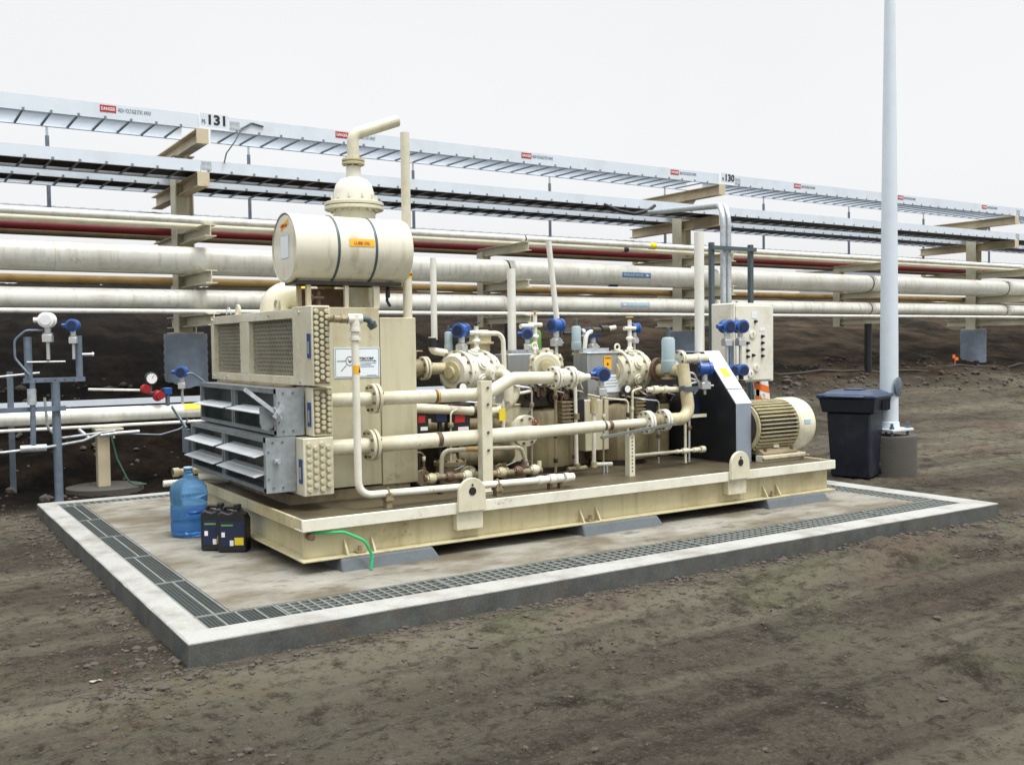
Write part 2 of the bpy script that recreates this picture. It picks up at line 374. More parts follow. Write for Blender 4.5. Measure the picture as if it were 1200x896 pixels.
# ------------------------------------------------------------------ camera, light, sky
cam = bpy.data.cameras.new('camera'); co = link(bpy.data.objects.new('camera', cam)); S.camera = co
pitch, roll, yaw = .0391, .0130, .5752
fw = Vector((math.sin(yaw)*math.cos(pitch), math.cos(yaw)*math.cos(pitch), -math.sin(pitch)))
rt = Vector((math.cos(yaw), -math.sin(yaw), 0)); up = rt.cross(fw)
c_, s_ = math.cos(roll), math.sin(roll)
r2 = rt*c_ - up*s_; u2 = up*c_ + rt*s_
co.matrix_world = Matrix(((r2.x, u2.x, -fw.x, -1.2976), (r2.y, u2.y, -fw.y, -5.0607), (r2.z, u2.z, -fw.z, 1.5), (0,0,0,1)))
cam.sensor_width = 36; cam.lens = 1152.9/1200*36; cam.clip_start = .05; cam.clip_end = 2000

W = bpy.data.worlds.new('World'); S.world = W; W.use_nodes = True; nt = W.node_tree; nt.nodes.clear()
sky = nt.nodes.new('ShaderNodeTexSky'); sky.sky_type = 'NISHITA'; sky.sun_disc = False
SKY_LOW, SKY_TOP = .75, 2.6
SUN_EL, SUN_AZ = R(66), R(160)          # azimuth from +Y clockwise
sky.sun_elevation = SUN_EL; sky.sun_rotation = SUN_AZ; sky.dust_density = 4.
hs = nt.nodes.new('ShaderNodeHueSaturation'); hs.inputs['Saturation'].default_value = .25; nt.links.new(sky.outputs[0], hs.inputs['Color'])
b1 = nt.nodes.new('ShaderNodeBackground'); b1.inputs['Strength'].default_value = .05; nt.links.new(hs.outputs[0], b1.inputs['Color'])
b2 = nt.nodes.new('ShaderNodeBackground'); b2.inputs['Color'].default_value = (1, 1, 1.005, 1)   # the cloud deck, brighter overhead as an overcast sky is
sxyz = nt.nodes.new('ShaderNodeSeparateXYZ'); mrs = nt.nodes.new('ShaderNodeMapRange'); mrs.interpolation_type = 'SMOOTHSTEP'
tcw = nt.nodes.new('ShaderNodeTexCoord'); nt.links.new(tcw.outputs['Generated'], sxyz.inputs[0]); nt.links.new(sxyz.outputs['Z'], mrs.inputs['Value'])
for k, v in (('From Min', .38), ('From Max', 1.0), ('To Min', SKY_LOW), ('To Max', SKY_TOP)): mrs.inputs[k].default_value = v
cn = nt.nodes.new('ShaderNodeTexNoise'); cn.inputs['Scale'].default_value = 2.2; cn.inputs['Detail'].default_value = 5; nt.links.new(tcw.outputs['Generated'], cn.inputs['Vector'])
cr = nt.nodes.new('ShaderNodeMapRange'); nt.links.new(cn.outputs[0], cr.inputs['Value']); cr.inputs['To Min'].default_value = .94; cr.inputs['To Max'].default_value = 1.06
cm = nt.nodes.new('ShaderNodeMath'); cm.operation = 'MULTIPLY'; nt.links.new(mrs.outputs[0], cm.inputs[0]); nt.links.new(cr.outputs[0], cm.inputs[1]); nt.links.new(cm.outputs[0], b2.inputs['Strength'])
ad = nt.nodes.new('ShaderNodeAddShader'); out = nt.nodes.new('ShaderNodeOutputWorld')
nt.links.new(b1.outputs[0], ad.inputs[0]); nt.links.new(b2.outputs[0], ad.inputs[1]); nt.links.new(ad.outputs[0], out.inputs[0])
sl = bpy.data.lights.new('sun', 'SUN'); sl.energy = 2.4; sl.angle = R(18); sl.color = (1, .975, .93); so = link(bpy.data.objects.new('sun', sl))
sd = Vector((math.sin(SUN_AZ)*math.cos(SUN_EL), math.cos(SUN_AZ)*math.cos(SUN_EL), math.sin(SUN_EL)))
so.rotation_euler = sd.to_track_quat('Z', 'Y').to_euler(); so.location = (0, 0, 20)
S.view_settings.view_transform = 'Standard'; S.view_settings.look = 'None'; S.view_settings.exposure = 0; S.view_settings.gamma = 1
S.cycles.max_bounces = 8; S.cycles.transmission_bounces = 8

# ------------------------------------------------------------------ ground
PL, PW = 7.236, 5.525
def lerp_tab(t, y):
    if y <= t[0][0]: return t[0][1]
    for (a, va), (b, vb) in zip(t, t[1:]):
        if y <= b: return va+(vb-va)*(y-a)/(b-a)
    return t[-1][1]
def smooth01(a, b, x):
    t = min(1, max(0, (x-a)/(b-a))); return t*t*(3-2*t)
LT = ((6.7,0),(7.5,.05),(8.0,.55),(8.6,1.08),(9.6,1.25),(12,1.95),(15,2.5),(22,3.3),(40,3.9))
RT = ((2.2,0),(3.6,.10),(6,.48),(8.2,.90),(8.8,1.06),(9.6,1.25),(12,1.95),(15,2.5),(22,3.3),(40,3.9))
def gz(x, y, pad=True):
    if pad and .07 < x < PL-.07 and .07 < y < PW-.07: return -.35
    w = smooth01(7.4, 11, x)
    z = -.125+(1-w)*lerp_tab(LT, y)+w*lerp_tab(RT, y)
    amp = 1+1.6*smooth01(6.5, 9, y)
    d = max(0, -min(x, y), x-PL, y-PW); k = .25+.75*min(1, d/.7)
    z += .10*smooth01(6.6, 8.2, y+.12*max(0,x-7))*(noise.noise((x*1.1, y*2.4, 31))+.5*noise.noise((x*3.1, y*5, 33)))
    z += amp*k*(.035*noise.noise((x*.55, y*.55, 1))+.022*noise.noise((x*1.6, y*1.6, 4))+.014*noise.noise((x*4.2, y*4.2, 9))+.010*noise.noise((x*11, y*11, 2)))
    f = noise.noise((x*.9, y*.9, 20))
    z += (.007+.026*max(0, f))*noise.noise((x*17, y*17, 3))*k + .004*noise.noise((x*34, y*34, 8))*k
    # wheel ruts passing the front of the pad, and a loose heap against its kerb
    for y0, s in ((-1.15, .16), (-2.75, .18)):
        yy = y-(y0+.10*math.sin(x*.5)+.06*x); z -= .034*math.exp(-(yy/s)**2)*(1+.22*math.sin(yy*62)+.18*math.sin(x*38+12*noise.noise((x*.7, y*.7, 5))))
        z += .020*math.exp(-((abs(yy)-.27)/.08)**2)*(1+1.2*noise.noise((x*6, y*6, 12)))
    z += (.07+.10*noise.noise((x*5, y*5, 40)))*math.exp(-((x-5.2)/.8)**2-((y+.36)/.2)**2)+.03*math.exp(-((x-2.2)/1.6)**2-((y+.30)/.18)**2)
    return z
def grid_axis(a, b, step, lo, hi, fac):
    v = [a+i*step for i in range(int((b-a)/step)+1)]
    s = step
    while v[-1] < hi: s *= fac; v.append(v[-1]+s)
    s = step
    while v[0] > lo: s *= fac; v.insert(0, v[0]-s)
    return v
gx = grid_axis(-2.6, 9.2, .032, -160, 260, 1.06); gy = grid_axis(-3.6, 1.2, .032, -120, 300, 1.045)
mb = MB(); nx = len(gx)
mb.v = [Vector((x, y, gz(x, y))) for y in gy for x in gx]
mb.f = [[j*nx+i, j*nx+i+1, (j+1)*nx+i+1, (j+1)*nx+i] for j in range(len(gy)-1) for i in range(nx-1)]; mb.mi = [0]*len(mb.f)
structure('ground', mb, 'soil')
# loose stones and clods
mb = MB(); rs = random.Random(3)
ico = [(0,0,1),(.89,0,.45),(.28,.85,.45),(-.72,.53,.45),(-.72,-.53,.45),(.28,-.85,.45),(.72,.53,-.45),(-.28,.85,-.45),(-.89,0,-.45),(-.28,-.85,-.45),(.72,-.53,-.45),(0,0,-1)]
icf = [(0,1,2),(0,2,3),(0,3,4),(0,4,5),(0,5,1),(1,6,2),(2,7,3),(3,8,4),(4,9,5),(5,10,1),(6,7,2),(7,8,3),(8,9,4),(9,10,5),(10,6,1),(11,7,6),(11,8,7),(11,9,8),(11,10,9),(11,6,10)]
def stone(mb, x, y, r):
    z = gz(x, y); sq = rs.uniform(.45, .8); q = Matrix.Rotation(rs.uniform(0, 6), 3, 'Z'); el = rs.uniform(.7, 1.35)
    mb.add([q @ Vector((a*r*el*rs.uniform(.75, 1.2), b*r*rs.uniform(.75, 1.2), c*r*sq)) + Vector((x, y, z+r*sq*.25)) for a, b, c in ico], icf)
cnt = 0
while cnt < 5200:
    u = rs.random()
    if u < .42: x, y = rs.uniform(-2.4, 0), rs.uniform(-3.4, 6.5)
    elif u < .75: x, y = rs.uniform(-1.6, 8.5), -abs(rs.gauss(.1, .9))
    else: x, y = rs.uniform(-2, 12), rs.uniform(-4, 4)
    if -.03 < x < PL+.03 and -.03 < y < PW+.03: continue
    if noise.noise((x*.8, y*.8, 7)) < rs.uniform(-.5, .35): continue
    r = .0038*math.exp(abs(rs.gauss(0, .70))); r = min(r, .030)
    stone(mb, x, y, r); cnt += 1
for i in range(900):
    x = rs.uniform(-.4, 7.6); y = -.02-abs(rs.gauss(0, .12)); stone(mb, x, y, min(.03, .006*math.exp(abs(rs.gauss(0, .7)))))
for i in range(500):
    y = rs.uniform(0, 5.6); x = -.02-abs(rs.gauss(0, .14)); stone(mb, x, y, min(.03, .006*math.exp(abs(rs.gauss(0, .7)))))
for i in range(1500):
    x = rs.uniform(-1, 22); y = rs.uniform(6.4, 9.6); stone(mb, x, y, min(.09, .014*math.exp(abs(rs.gauss(0, .8)))))
o = structure('loose_stones', mb, 'stone', smooth=False); o['kind'] = 'stuff'

# ------------------------------------------------------------------ concrete pad with its trench drain
mb = MB(); TX0, TX1, TY0, TY1, RX0, RX1, BY0, BY1 = .155, .365, .21, .49, 6.72, 6.99, 5.17, 5.36

rim = []
for (xa, ya), (xb, yb), n in (((0, 0), (PL, 0), 150), ((PL, 0), (PL, PW), 90), ((PL, PW), (0, PW), 50), ((0, PW), (0, 0), 110)):
    for i in range(n): rim.append((xa+(xb-xa)*i/n, ya+(yb-ya)*i/n))
vs = []
for x, y in rim:
    ix = TX0+(RX1-TX0)*x/PL; iy = TY0+(BY1-TY0)*y/PW
    dx = (1 if x < .001 else -1 if x > PL-.001 else 0); dy = (1 if y < .001 else -1 if y > PW-.001 else 0)
    ch = .007+.010*max(0, noise.noise((x*3, y*3, 51)))+.030*max(0, noise.noise((x*4.3, y*4.3, 52))-.38); wob = .004*noise.noise((x*2, y*2, 53))
    q = lambda d: (x+dx*(d+wob), y+dy*(d+wob))
    for (px_, py_), z in (((ix, iy), -.42), ((ix, iy), 0), (q(ch), 0), (q(0), -ch*.8), (q(-.004), -.10), (q(-.010), -.42)): vs.append((px_, py_, z))
N = len(rim); mb.add(vs, [[i*6+j, i*6+j+1, ((i+1) % N)*6+j+1, ((i+1) % N)*6+j] for i in range(N) for j in range(5)])
mb.box(TX1, RX0, TY1, BY0, -.42, -.001)
mb.box(TX0, RX1, TY0, TY1, -.42, -.16).box(TX0, RX1, BY0, BY1, -.42, -.16).box(TX0, TX1, TY1, BY0, -.42, -.16).box(RX0, RX1, TY1, BY0, -.42, -.16)
structure('concrete_pad', mb, 'pad', smooth=True)
def grate(x0, x1, y0, y1, along, fine, split=None):
    """frame angle, bearing bars and cross rods of one panel"""
    mb = MB(); t = .012; zt = -.004; g = .003; mb.m(1)
    x0 += g; x1 -= g; y0 += g; y1 -= g
    mb.box(x0, x1, y0, y0+t, zt-.03, zt).box(x0, x1, y1-t, y1, zt-.03, zt).box(x0, x0+t, y0+t, y1-t, zt-.03, zt).box(x1-t, x1, y0+t, y1-t, zt-.03, zt)
    if split:
        for q in split:
            if along == 'y': mb.box(q-.006, q+.006, y0+t, y1-t, zt-.03, zt+.001)
            else: mb.box(x0+t, x1-t, q-.006, q+.006, zt-.03, zt+.001)
    pb, pc, wb, wc = (.022, .022, .0065, .0065) if fine else (.068, .066, .010, .013)
    mb.m(0 if fine else 1)
    if along == 'y':
        n = max(1, round((x1-x0-2*t)/pb)); m = max(1, round((y1-y0-2*t)/pc))
        for i in range(1, n): q = x0+t+(x1-x0-2*t)*i/n; mb.box(q-wb/2, q+wb/2, y0+t, y1-t, zt-.028, zt-.002)
        for i in range(1, m): q = y0+t+(y1-y0-2*t)*i/m; mb.box(x0+t, x1-t, q-wc/2, q+wc/2, zt-.012, zt-.001)
    else:
        n = max(1, round((y1-y0-2*t)/pb)); m = max(1, round((x1-x0-2*t)/pc))
        for i in range(1, n): q = y0+t+(y1-y0-2*t)*i/n; mb.box(x0+t, x1-t, q-wb/2, q+wb/2, zt-.028, zt-.002)
        for i in range(1, m): q = x0+t+(x1-x0-2*t)*i/m; mb.box(q-wc/2, q+wc/2, y0+t, y1-t, zt-.012, zt-.001)
    return mb
ordn = ['nearest the road corner', 'second from the road corner', 'third from the road corner', 'fourth from the road corner', 'fifth from the road corner']
G1 = 'fine mesh grates along the left edge of the pad'
for k in range(5):
    y0 = TY1+(BY0-TY1)*k/5; y1 = TY1+(BY0-TY1)*(k+1)/5; xs = TX0+(TX1-TX0)*(.38 if k % 2 else .56)
    solo('drain_grate', grate(TX0, TX1, y0, y1, 'y', True, [xs]), ['grate_dark', 'grate'], 'fine mesh grate on the left pad edge, '+ordn[k], 'drain grate', group=G1, smooth=False)
solo('drain_grate', grate(TX0, .62, TY0, TY1, 'y', True, [TX0+.115, TX0+.23, TX0+.345]), ['grate_dark', 'grate'], 'fine mesh corner grate in four squares at the near corner of the pad', 'drain grate', smooth=False)
names = ['beside the corner grate', 'second along the road edge', 'in front of the lifting eye nearest the cooler', 'in front of the middle support block', 'left of the last support block', 'at the far right corner']
for k in range(6):
    a = .62+(RX1-.62)*k/6; b = .62+(RX1-.62)*(k+1)/6
    solo('drain_grate', grate(a, b, TY0, TY1, 'x', False), ['grate_dark', 'grate'], 'open bar grate on the road edge, '+names[k], 'drain grate', group='open bar grates along the road edge of the pad', smooth=False)
for k in range(4):
    a = TY1+(BY0-TY1)*k/4; b = TY1+(BY0-TY1)*(k+1)/4
    if k < 3: solo('drain_grate', grate(RX0, RX1, a, b, 'y', False), ['grate_dark', 'grate'], 'open bar grate on the right pad end, '+['nearest the road', 'behind the nearest one', 'furthest in by the blue bin'][k], 'drain grate', group='grates along the right end of the pad', smooth=False)
for k in range(1):
    solo('drain_grate', grate(TX0, 2.4, BY0, BY1, 'x', False), ['grate_dark', 'grate'], 'narrow open grate on the back pad edge behind the water bottle', 'drain grate', smooth=False)

# ------------------------------------------------------------------ pipe rack
CX = (2.379, 7.287, 11.72, 16.283, 21.281)
def ibeam_y(mb, x, y0, y1, z0, z1, w=.15, t=.014):
    mb.box(x-w/2, x+w/2, y0, y1, z1-t, z1).box(x-w/2, x+w/2, y0, y1, z0, z0+t).box(x-.006, x+.006, y0, y1, z0+t, z1-t)
RACKN = {0: ('pipe rack column with a plate numbered 131 behind the cooler', '131'), 2: ('pipe rack column with a plate numbered 130 behind the control cabinet', '130'), 4: ('far right pipe rack column standing on a blue grey drum pier', None),
         1: ('short intermediate rack post behind the compressor cylinders', None), 3: ('short intermediate rack post left of the light pole', None)}
for k, x in enumerate(CX):
    tall = k in (0, 2, 4); lab, num = RACKN[k]
    zb = 1.70 if tall else 1.78
    t = thing('pipe_rack_column', lab, 'pipe rack', (x, 9.0, zb), 'columns of the pipe rack')
    mb = MB(); h = .125 if tall else .085; zt = 4.14 if tall else 3.02
    mb.box(x-h, x-h+.016, 9-h, 9+h, zb, zt).box(x+h-.016, x+h, 9-h, 9+h, zb, zt).box(x-h+.016, x+h-.016, 9-.006, 9+.006, zb, zt)
    if tall: mb.box(x-.2, x+.2, 8.8, 9.2, zb-.0, zb+.02).box(x-.15, x+.15, 8.85, 9.15, 4.14, 4.155)
    part('column', mb, 'rack_cream', t, bevel=0)
    if tall:
        for z0, z1, y0, y1 in ((4.155, 4.34, 7.93, 10.32), (3.605, 3.785, 7.93, 10.45), (2.93, 3.085, 7.66, 10.4), (2.33, 2.50, 7.66, 9.7), (1.79, 1.945, 7.60, 9.7)):
            mb = MB(); ibeam_y(mb, x, y0, y1, z0, z1)
            if z1 > 3.5: mb.box(x-.078, x+.078, y0-.008, y0, z0-.003, z1+.002)
            part('arm', mb, 'rack_beam' if z1 > 3.5 else 'rack_cream', t)
        mb = MB(); mb.prism([(8.6, 4.15), (8.87, 4.15), (8.87, 3.9)], 'x', x-.006, x+.006); part('knee_plate', mb, 'rack_beam', t)
    else:
        for z0, z1, y0, y1 in ((2.95, 3.085, 7.66, 9.1), (2.37, 2.50, 7.66, 9.1), (1.83, 1.945, 7.62, 9.1)):
            mb = MB(); ibeam_y(mb, x, y0, y1, z0, z1, .11, .012); part('arm', mb, 'rack_cream', t)
        mb = MB(); mb.cyl((x, 8.25, gz(x, 8.25)-.2), (x, 8.25, 1.83), .075); part('pile', mb, 'black', t)
    if num:
        mb = MB(); mb.box(x-.02, x+.34 if k == 0 else x+.30, 7.915, 7.921, 4.375, 4.545); p = part('number_plate', mb, 'galv_tray', t)
        text('number', num, (x+.05, 7.912, 4.41), *NY, .17, 'ink', p, width=.25, bold=.006)
        text('lettering', 'PS', (x-.01, 7.912, 4.41), *NY, .075, 'ink', p, width=.05)
    if tall and k != 2 or k == 2:
        mb = MB(); g0 = gz(x, 8.7)
        rr = .29
        if tall:
            prof = []; n = 22
            z0 = g0-.45; z1 = 1.70
            for i in range(n+1): prof.append((rr+(.006 if i % 2 else -.004), z0+(z1-z0)*i/n))
            mb.lathe([(r_, z_) for r_, z_ in prof], (x, 9, 0), Z_, 32)
            solo('column_pier', mb, 'pier', 'blue grey ribbed drum pier under the rack column '+('behind the cooler screen' if k == 0 else 'behind the control cabinet' if k == 2 else 'right of the light pole'), 'pier', (x, 9, z0), 'drum piers under the rack columns')

def rack_pipe(name, label, y, z, r, m, group=None, x0=-9., x1=42., seg=20):
    t = thing(name, label, 'pipe', (x0, y, z), group); mb = MB(); mb.cyl((x0, y, z), (x1, y, z), r, seg=seg); part('pipe_run', mb, m, t); return t
G = 'pipes lying along the rack'
p1 = rack_pipe('large_rack_pipe', 'thickest cream pipe along the rack with a blue arrow label', 8.2, 2.664, .170, 'rack_white', G, seg=32)
p2 = rack_pipe('large_rack_pipe', 'second thickest cream pipe, lower on the rack, above the dark bank', 8.2, 2.141, .130, 'rack_white', G, seg=32)
p3 = rack_pipe('rack_pipe', 'slim white pipe hung in front below the lower large rack pipe', 7.72, 1.966, .030, 'rack_white', G, seg=12)
p4 = rack_pipe('rack_pipe', 'cream pipe topmost on the rack with a yellow collar', 7.80, 3.140, .050, 'rack_white', G)
p5 = rack_pipe('rack_pipe', 'cream pipe tucked just below the topmost rack pipe', 8.12, 3.075+.02, .042, 'rack_cream', G)
p6 = rack_pipe('red_rack_pipe', 'dark red pipe along the upper rack level', 9.42, 3.16, .060, 'red_pipe', G)
p7 = rack_pipe('brown_rack_pipe', 'dull brown pipe behind the red rack pipe', 9.95, 3.135, .055, 'brown_pipe', G)
p8 = rack_pipe('rusty_rack_pipe', 'rust stained yellow pipe between the two large rack pipes', 9.30, 2.565-.12, .060, 'rust_yellow', G)
p9 = rack_pipe('rack_pipe', 'thin pale pipe seen just under the thickest rack pipe', 8.65, 2.518, .020, 'rack_cream', G, seg=12)
def ring(parent, name, x, y, z, r, w, m):
    mb = MB(); mb.lathe([(r+.004, -w/2), (r+.004, w/2)], (x, y, z), X_, 28); return part(name, mb, m, parent)
for x in CX[1::2]+CX[4:]:
    ring(p1, 'clamp_band', x-.10, 8.2, 2.664, .170, .03, 'black'); ring(p2, 'clamp_band', x-.10, 8.2, 2.141, .130, .025, 'black')
    ring(p4, 'clamp_band', x+.02, 7.80, 3.140, .050, .02, 'black')
ring(p4, 'yellow_collar', 9.93, 7.80, 3.14, .056, .12, 'yellow'); ring(p5, 'black_band', 9.60, 8.12, 3.095, .043, .10, 'black'); ring(p9, 'navy_band', 9.75, 8.65, 2.518, .024, .2, 'navy')
def wrap_label(par, x0, x1, y, z, r, a0, a1, m, txt, left):
    """label wrapped on the pipe's side, a0..a1 in degrees above the road-facing horizontal"""
    mb = MB(); n = 6; vs = []
    for i in range(n+1):
        a = R(a0+(a1-a0)*i/n); vs += [(x0, y-(r+.003)*math.cos(a), z+(r+.003)*math.sin(a)), (x1, y-(r+.003)*math.cos(a), z+(r+.003)*math.sin(a))]
    mb.add(vs, [[2*i, 2*i+1, 2*i+3, 2*i+2] for i in range(n)]); lb = part('pipe_label', mb, m, par)
    am = R((a0+a1)/2); upv = (0, math.sin(am), math.cos(am)); ctr = Vector((0, y-(r+.006)*math.cos(am), z+(r+.006)*math.sin(am))); sz = r*R(a1-a0)*.62
    tx0 = x0+.16 if left else x0+.03
    text('lettering', txt, (tx0, ctr.y-upv[1]*sz*.35, ctr.z-upv[2]*sz*.35), X_, upv, sz, 'sign_white', lb, width=(x1-x0)-.21)
    ax = x0+.08 if left else x1-.08; sg = -1 if left else 1; nrm = Vector((0, -math.cos(am), math.sin(am))); U = Vector(upv); mb = MB()
    c = Vector((ax, ctr.y, ctr.z)); h = sz*.45
    mb.add([c+Vector((sg*.05,0,0)), c+Vector((-sg*.03,0,0))+U*h, c+Vector((-sg*.03,0,0))-U*h], [[0,1,2]]); part('arrow', mb, 'white', lb)
for x in (.6, 4.9, 8.9, 13.4, 18.6): ring(p1, 'weld_seam', x, 8.2, 2.664, .168, .012, 'rack_cream'); ring(p2, 'weld_seam', x+.9, 8.2, 2.141, .128, .012, 'rack_cream')
wrap_label(p1, 9.46, 10.10, 8.2, 2.664, .170, -18, 12, 'blue_label', 'PRODUCED WATER', False)
wrap_label(p2, 9.46, 10.10, 8.2, 2.141, .130, -14, 20, 'pale_blue_label', 'PRODUCED WATER', True)

# ladder cable trays
def tray(name, label, x0, x1, y0, y1, z0, z1, rungm, group, danger=()):
    t = thing(name, label, 'cable tray', (x0, y0, z0), group)
    for q, sg in ((y0, 1), (y1, -1)):
        mb = MB(); mb.box(x0, x1, min(q, q+sg*.006), max(q, q+sg*.006), z0, z1)
        a, b = sorted((q+sg*.006, q+sg*.045)); mb.box(x0, x1, a, b, z1-.006, z1).box(x0, x1, a, b, z0, z0+.006); part('side_rail', mb, 'galv_tray', t)
    n = int((x1-x0)/.305); src = None
    for i in range(n):
        x = x0+.1+i*.305
        if src is None:
            mb = MB(); mb.box(x-.013, x+.013, y0+.007, y1-.007, z0+.008, z0+.026); mb.box(x-.014, x+.014, y0-.008, y0-.0005, z0+.004, z0+.032); src = part('rung', mb, rungm, t)
        else: copy_part(src, (x-x_src, 0, 0))
        if i == 0: x_src = x
    mb = MB()
    for i in range(4):
        for dz in (.05, .11): mb.cyl((x0+.03+i*.03, y0-.008, z0+dz), (x0+.03+i*.03, y0-.0005, z0+dz), .006, seg=6)
    mb.box(x0+.01, x0+.14, y0-.004, y0-.0002, z0+.03, z0+.14)
    part('splice_plate', mb, 'galv', t)
    for x in danger:
        mb = MB(); mb.box(x, x+.19, y0-.004, y0-.001, z1-.105, z1-.02); d = part('danger_sticker', mb, 'ink_red', t)
        text('lettering', 'DANGER', (x+.012, y0-.0055, z1-.082), *NY, .055, 'white', d, width=.166, bold=.001)
        text('warning_lettering', 'HIGH VOLTAGE STAY AWAY', (x+.21, y0-.0015, z1-.09), *NY, .075, 'galv_dark', t, width=.40)
    return t
SP = ((-5.0, CX[0]-.03), (CX[0]+.36, CX[2]-.05), (CX[2]+.35, CX[4]), (CX[4]+.02, 34.))
wh = ('left of the plate 131', 'between the plates 131 and 130', 'between the plate 130 and the far right column', 'beyond the far right column')
DG = ((1.14,), (4.24, 7.37, 10.5), (13.66, 16.85, 19.9), ())
for k, (a, b) in enumerate(SP):
    tray('cable_tray', 'topmost empty ladder tray '+wh[k], a, b, 7.95, 8.80, 4.345, 4.53, 'rung_grey', 'empty upper ladder trays', DG[k])
for k, (a, b) in enumerate(SP):
    a2 = a if k == 0 else SP[k-1][1]+.004
    tray('cable_tray', 'lower tray full of black cables '+wh[k], a2, b, 7.95, 8.72, 3.79, 3.94, 'rung_grey', 'lower ladder trays in front of the columns')
    tray('cable_tray', 'rear lower tray behind the columns '+wh[k], a2, b, 9.22, 10.05, 3.79, 3.92, 'rung_grey', 'lower ladder trays behind the columns')
GC = 'black cables in the lower trays'
for j in range(9):
    mb = MB(); y = 8.03+j*.0775; mb.tube([(-5, y, 3.86), (34, y+.01, 3.86)], .036, seg=8)
    solo('power_cable', mb, 'black', 'black power cable laid along the front lower tray', 'cable', (-5, y, 3.83), GC)
for j in range(6):
    mb = MB(); y = 9.32+j*.12; mb.tube([(-5, y, 3.86), (34, y+.01, 3.86)], .036, seg=8)
    solo('power_cable', mb, 'black', 'black power cable laid along the rear lower tray', 'cable', (-5, y, 3.83), 'black cables in the rear lower tray')
# far tray and its slim posts
mb = MB(); t = thing('far_cable_tray', 'far ladder cable tray behind the pipes with slanting rungs against the sky', 'cable tray', (0, 10.5, 3.5))
mb.box(-6, 40, 10.44, 10.447, 3.50, 3.56).box(-6, 40, 11.1, 11.107, 3.50, 3.56); part('side_rail', mb, 'galv_tray', t)
mb = MB()
for i in range(210): mb.box(-5.9+i*.2, -5.83+i*.2, 10.447, 11.1, 3.54, 3.565)
o = part('rungs', mb, 'rung_grey', t); o['kind'] = 'stuff'
for x in CX[::2]:
    mb = MB(); mb.box(x-.04, x+.04, 10.33, 10.41, 3.085, 3.50).box(x-.04, x+.04, 10.33, 11.1, 3.42, 3.497); part('bracket', mb, 'rack_beam', t)
src = None
for k in range(9):
    x = .88+2.92*k
    if src is None:
        src = thing('slim_post', 'slim grey post standing up from the far tray against the sky', 'post', (x, 10.40, 3.45), 'slim posts along the far tray')
        mb = MB(); mb.cyl((x, 10.40, 3.45), (x, 10.40, 4.55), .028, seg=8); part('post_tube', mb, 'blue_post', src)
        mb = MB(); mb.cyl((x, 10.40, 4.55), (x, 10.40, 4.74), .018, seg=8); part('tip', mb, 'galv', src)
    else: dup(src, (x, 10.40, 3.45))
# bonding wire at 131
mb = MB(); mb.tube([(CX[0]+.52, 7.93, 4.40), (CX[0]+.42, 7.90, 4.22), (CX[0]+.30, 7.9, 4.05), (CX[0]+.27, 7.91, 3.92)], .009, bend=.08, seg=6); mb.tube([(CX[0]+.52, 7.93, 4.40), (CX[0]+.66, 7.935, 4.49), (CX[0]+.82, 7.935, 4.46)], .012, bend=.03, seg=6)
solo('bonding_wire', mb, 'teal_dark', 'thin grey bonding wire looping between trays beside plate 131', 'wire')
mb = MB(); mb.tube([(9.0, 7.93, 3.80), (9.25, 7.85, 3.70), (9.55, 7.80, 3.66), (9.85, 7.80, 3.74), (10.05, 7.86, 3.84)], .03, bend=.2, seg=8)
solo('cable_loop', mb, 'black', 'black cable sagging below the lower tray beside the conduit bend', 'cable')
# pale far building at the right
t = thing('far_building', 'pale blue far building just showing under the trays right of the light pole', 'building', (60, 42, 3.6)); mb = MB(); mb.box(58, 63, 42, 46, 3.0, 6.6); part('wall', mb, 'far_pale', t)
mb = MB(); mb.box(57.8, 63.2, 41.8, 46.2, 6.6, 6.8); part('roof', mb, 'white', t)

# ------------------------------------------------------------------ skid base
SX0, SX1, SY0, SY1, DK = 1.017, 6.296, 1.05, 3.75, .345
sk = thing('skid_base', 'long cream steel skid carrying the compressor, on low concrete blocks', 'skid', (SX0, SY0, .08))
mb = MB(); mb.box(SX0, SX1, SY0, SY0+.022, .285, .366).box(SX0, SX1, SY0+.022, SY0+.15, .285, .297); part('deck_curb', mb, 'cream_bright', sk, bevel=.004)
mb = MB(); mb.box(SX0+.03, SX1-.03, SY0+.075, SY0+.087, .095, .285); mb.box(SX0, SX1, SY0, SY0+.15, .080, .095)
part('front_beam', mb, 'cream', sk, bevel=.004)
mb = MB(); mb.box(SX0, SX0+.022, SY0+.1505, SY1, .285, .366).box(SX0+.07, SX0+.082, SY0+.1505, SY1, .095, .285).box(SX0+.001, SX0+.15, SY0+.1505, SY1, .081, .096)
mb.box(SX0+.004, SX0+.022, SY0+.0225, SY0+.15, .2975, .3655)
part('end_beam', mb, 'cream', sk, bevel=.004)
mb = MB(); mb.box(SX1-.022, SX1, SY0+.1505, SY1, .285, .366).box(SX1-.082, SX1-.07, SY0+.1505, SY1, .095, .285).box(SX1-.15, SX1-.001, SY0+.1505, SY1, .081, .096)
mb.box(SX1-.022, SX1-.004, SY0+.0225, SY0+.15, .2975, .3655)
part('end_beam', mb, 'cream', sk, bevel=.004)
mb = MB(); mb.box(SX0, SX1, SY1+.001, SY1+.02, .081, .366); part('rear_beam', mb, 'cream', sk)
mb = MB(); mb.box(SX0+.09, SX1-.09, 2.2, 2.22, .081, .299); part('inner_beam', mb, 'cream_grimy', sk)
mb = MB(); mb.box(SX0+.024, SX1-.024, SY0+.024, SY1, .30, DK); part('deck_plate', mb, 'deck', sk)
